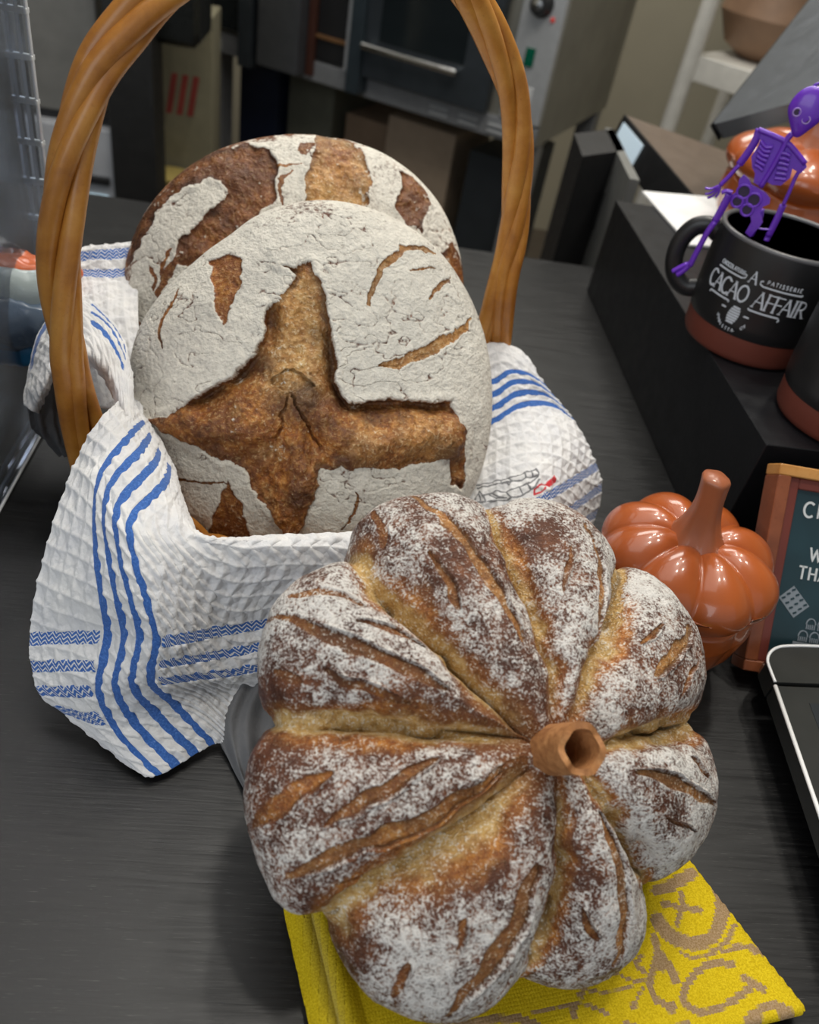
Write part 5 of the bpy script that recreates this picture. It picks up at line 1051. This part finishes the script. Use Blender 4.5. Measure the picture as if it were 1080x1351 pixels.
k = MB(); n_ = len(o2); k.add(o2 + [q - ez * .014 for q in o2], [tuple(range(n_))[::-1], tuple(range(n_, 2 * n_))] + [((i + 1) % n_, i, n_ + i, n_ + (i + 1) % n_) for i in range(n_)]); up_ = k.build('printer_cover', M_slate, tb, auto=20)
k = MB(); k.tube(catmull([q + ez * .0002 for q in o2[:-1]], 5), .0009, 8); k.build('silver_trim', M_edge, up_, auto=None)
k = MB(); k.prism([(.012, -.05), (.16, -.05), (.16, .25), (.03, .25)], -.0295 + .012, Aq - ez * .0125, ex, ey, ez); k.build('base_block', M_black, tb, auto=20)

# ---------------------------------------------------------------- acrylic case on the left
def acrylic():
    m, nt, bs = newmat('clear_acrylic'); nt.nodes.remove(bs); out = nt.nodes['Material Output']
    tr = N(nt, 'ShaderNodeBsdfTransparent'); tr.inputs[0].default_value = (.90, .93, .96, 1); gl = N(nt, 'ShaderNodeBsdfGlossy'); gl.inputs['Roughness'].default_value = .06; gl.inputs[0].default_value = (.9, .93, 1, 1)
    fr_ = N(nt, 'ShaderNodeFresnel'); fr_.inputs[0].default_value = 1.45; n = noise(nt, 18, 3, .5, geo(nt)); f = math_(nt, 'MULTIPLY', fr_.outputs[0], ramp(nt, n, [(.3, .7), (.7, 1.3)]), clamp=True)
    df = N(nt, 'ShaderNodeBsdfDiffuse'); df.inputs[0].default_value = (.7, .76, .84, 1); m0 = N(nt, 'ShaderNodeMixShader'); m0.inputs[0].default_value = .10; nt.links.new(tr.outputs[0], m0.inputs[1]); nt.links.new(df.outputs[0], m0.inputs[2]); ms = N(nt, 'ShaderNodeMixShader'); nt.links.new(f, ms.inputs[0]); nt.links.new(m0.outputs[0], ms.inputs[1]); nt.links.new(gl.outputs[0], ms.inputs[2]); nt.links.new(ms.outputs[0], out.inputs[0]); return m
M_ac = acrylic(); M_ace = plain('acrylic_edge', (.75, .78, .82), .12, spec=.8)
ac = empty('acrylic_case', (-.35, .45, 0)); tag(ac, 'clear acrylic display case with hinged corner on the left of the counter', 'display case')
X0 = -.1965; YB = .574
def acb(name, x0, x1, y0, y1, z0, z1, m=M_ac, par=ac, bev=0.0): return MB().box(x0, x1, y0, y1, z0, z1, bev=bev).build(name, m, par, smooth=False)
acb('side_panel', X0 - .003, X0, .25, YB, .001, .52); acb('back_panel', -.62, X0 - .0035, YB - .003, YB, .001, .52); acb('inner_panel', X0 - .031, X0 - .028, .27, .545, .001, .50)
acb('floor_panel', -.62, X0 - .004, .25, YB - .004, .001, .004); acb('shelf', -.62, X0 - .034, .27, .54, .152, .155)
k = MB()
for a, b in (((X0, .25, .002), (X0, YB, .002)), ((X0 - .03, .27, .002), (X0 - .03, .545, .002)), ((X0, YB, 0.002), (X0, YB, .52)), ((X0 - .012, YB, 0.002), (X0 - .012, YB, .52)), ((X0 - .03, .545, .002), (X0 - .03, .545, .5)), ((X0 - .034, .27, .1545), (X0 - .034, .54, .1545)), ((-.62, .54, .1545), (X0 - .034, .54, .1545))):
    a, b = np.array(a), np.array(b); k.tube([a, b], .0013, 6)
k.build('polished_edge', M_ace, ac, auto=None)
for z in np.arange(.130, .43, .0255):
    k = MB(); k.box(X0 - .014, X0 + .001, YB - .002, YB + .003, z, z + .0032, bev=.0008); k.build('hinge_knuckle', plain('bright_acrylic', (.75, .78, .8), .1, spec=.9), ac)
# bagged sweets inside the case
def plastic(name, col, rough=.25):
    return plain(name, col, rough, coat=.6, bumps=.5, bscale=60)
def bag(label, col, px, py, Y, sx, sz, seed, tilt=0.0):
    c = ony(px, py, Y); na, nb = 48, 40; a = np.linspace(0, 2 * PI, na, endpoint=False)[:, None]; b = np.linspace(0, PI, nb)[None, :]
    x = np.sin(b) ** .6 * np.cos(a) * sx; y = np.sin(b) ** .6 * np.sin(a) * .016; z = -np.cos(b) * sz + 0 * a; P = np.stack([x, y, z], -1)
    P = P + (fbm(P + seed, 60, 3, seed)[..., None] - .5) * .010; P[..., 2] += P[..., 0] * tilt; P = P + c
    o = grid_obj('sweet_bag', P, plastic('bag_film', col), None, wrap=True); return tag(o, label, 'bag', None)
bag('crumpled clear bag with a blue base inside the acrylic case', (.03, .22, .45), 12, 452, .50, .055, .013, 3)
bag('bag with an orange band inside the acrylic case', (.60, .14, .05), 12, 352, .51, .045, .008, 5)
bag('pale grey-green bag inside the acrylic case, over the blue one', (.38, .44, .44), 10, 385, .50, .045, .020, 7)
bag('dark blue-grey bag inside the acrylic case', (.10, .14, .20), 8, 422, .49, .045, .020, 9)
bag('small yellow bag by the corner of the acrylic case', (.55, .42, .12), 44, 395, .53, .008, .020, 11)
bag('small violet-blue bag by the corner of the acrylic case', (.10, .09, .28), 46, 365, .54, .010, .012, 13)
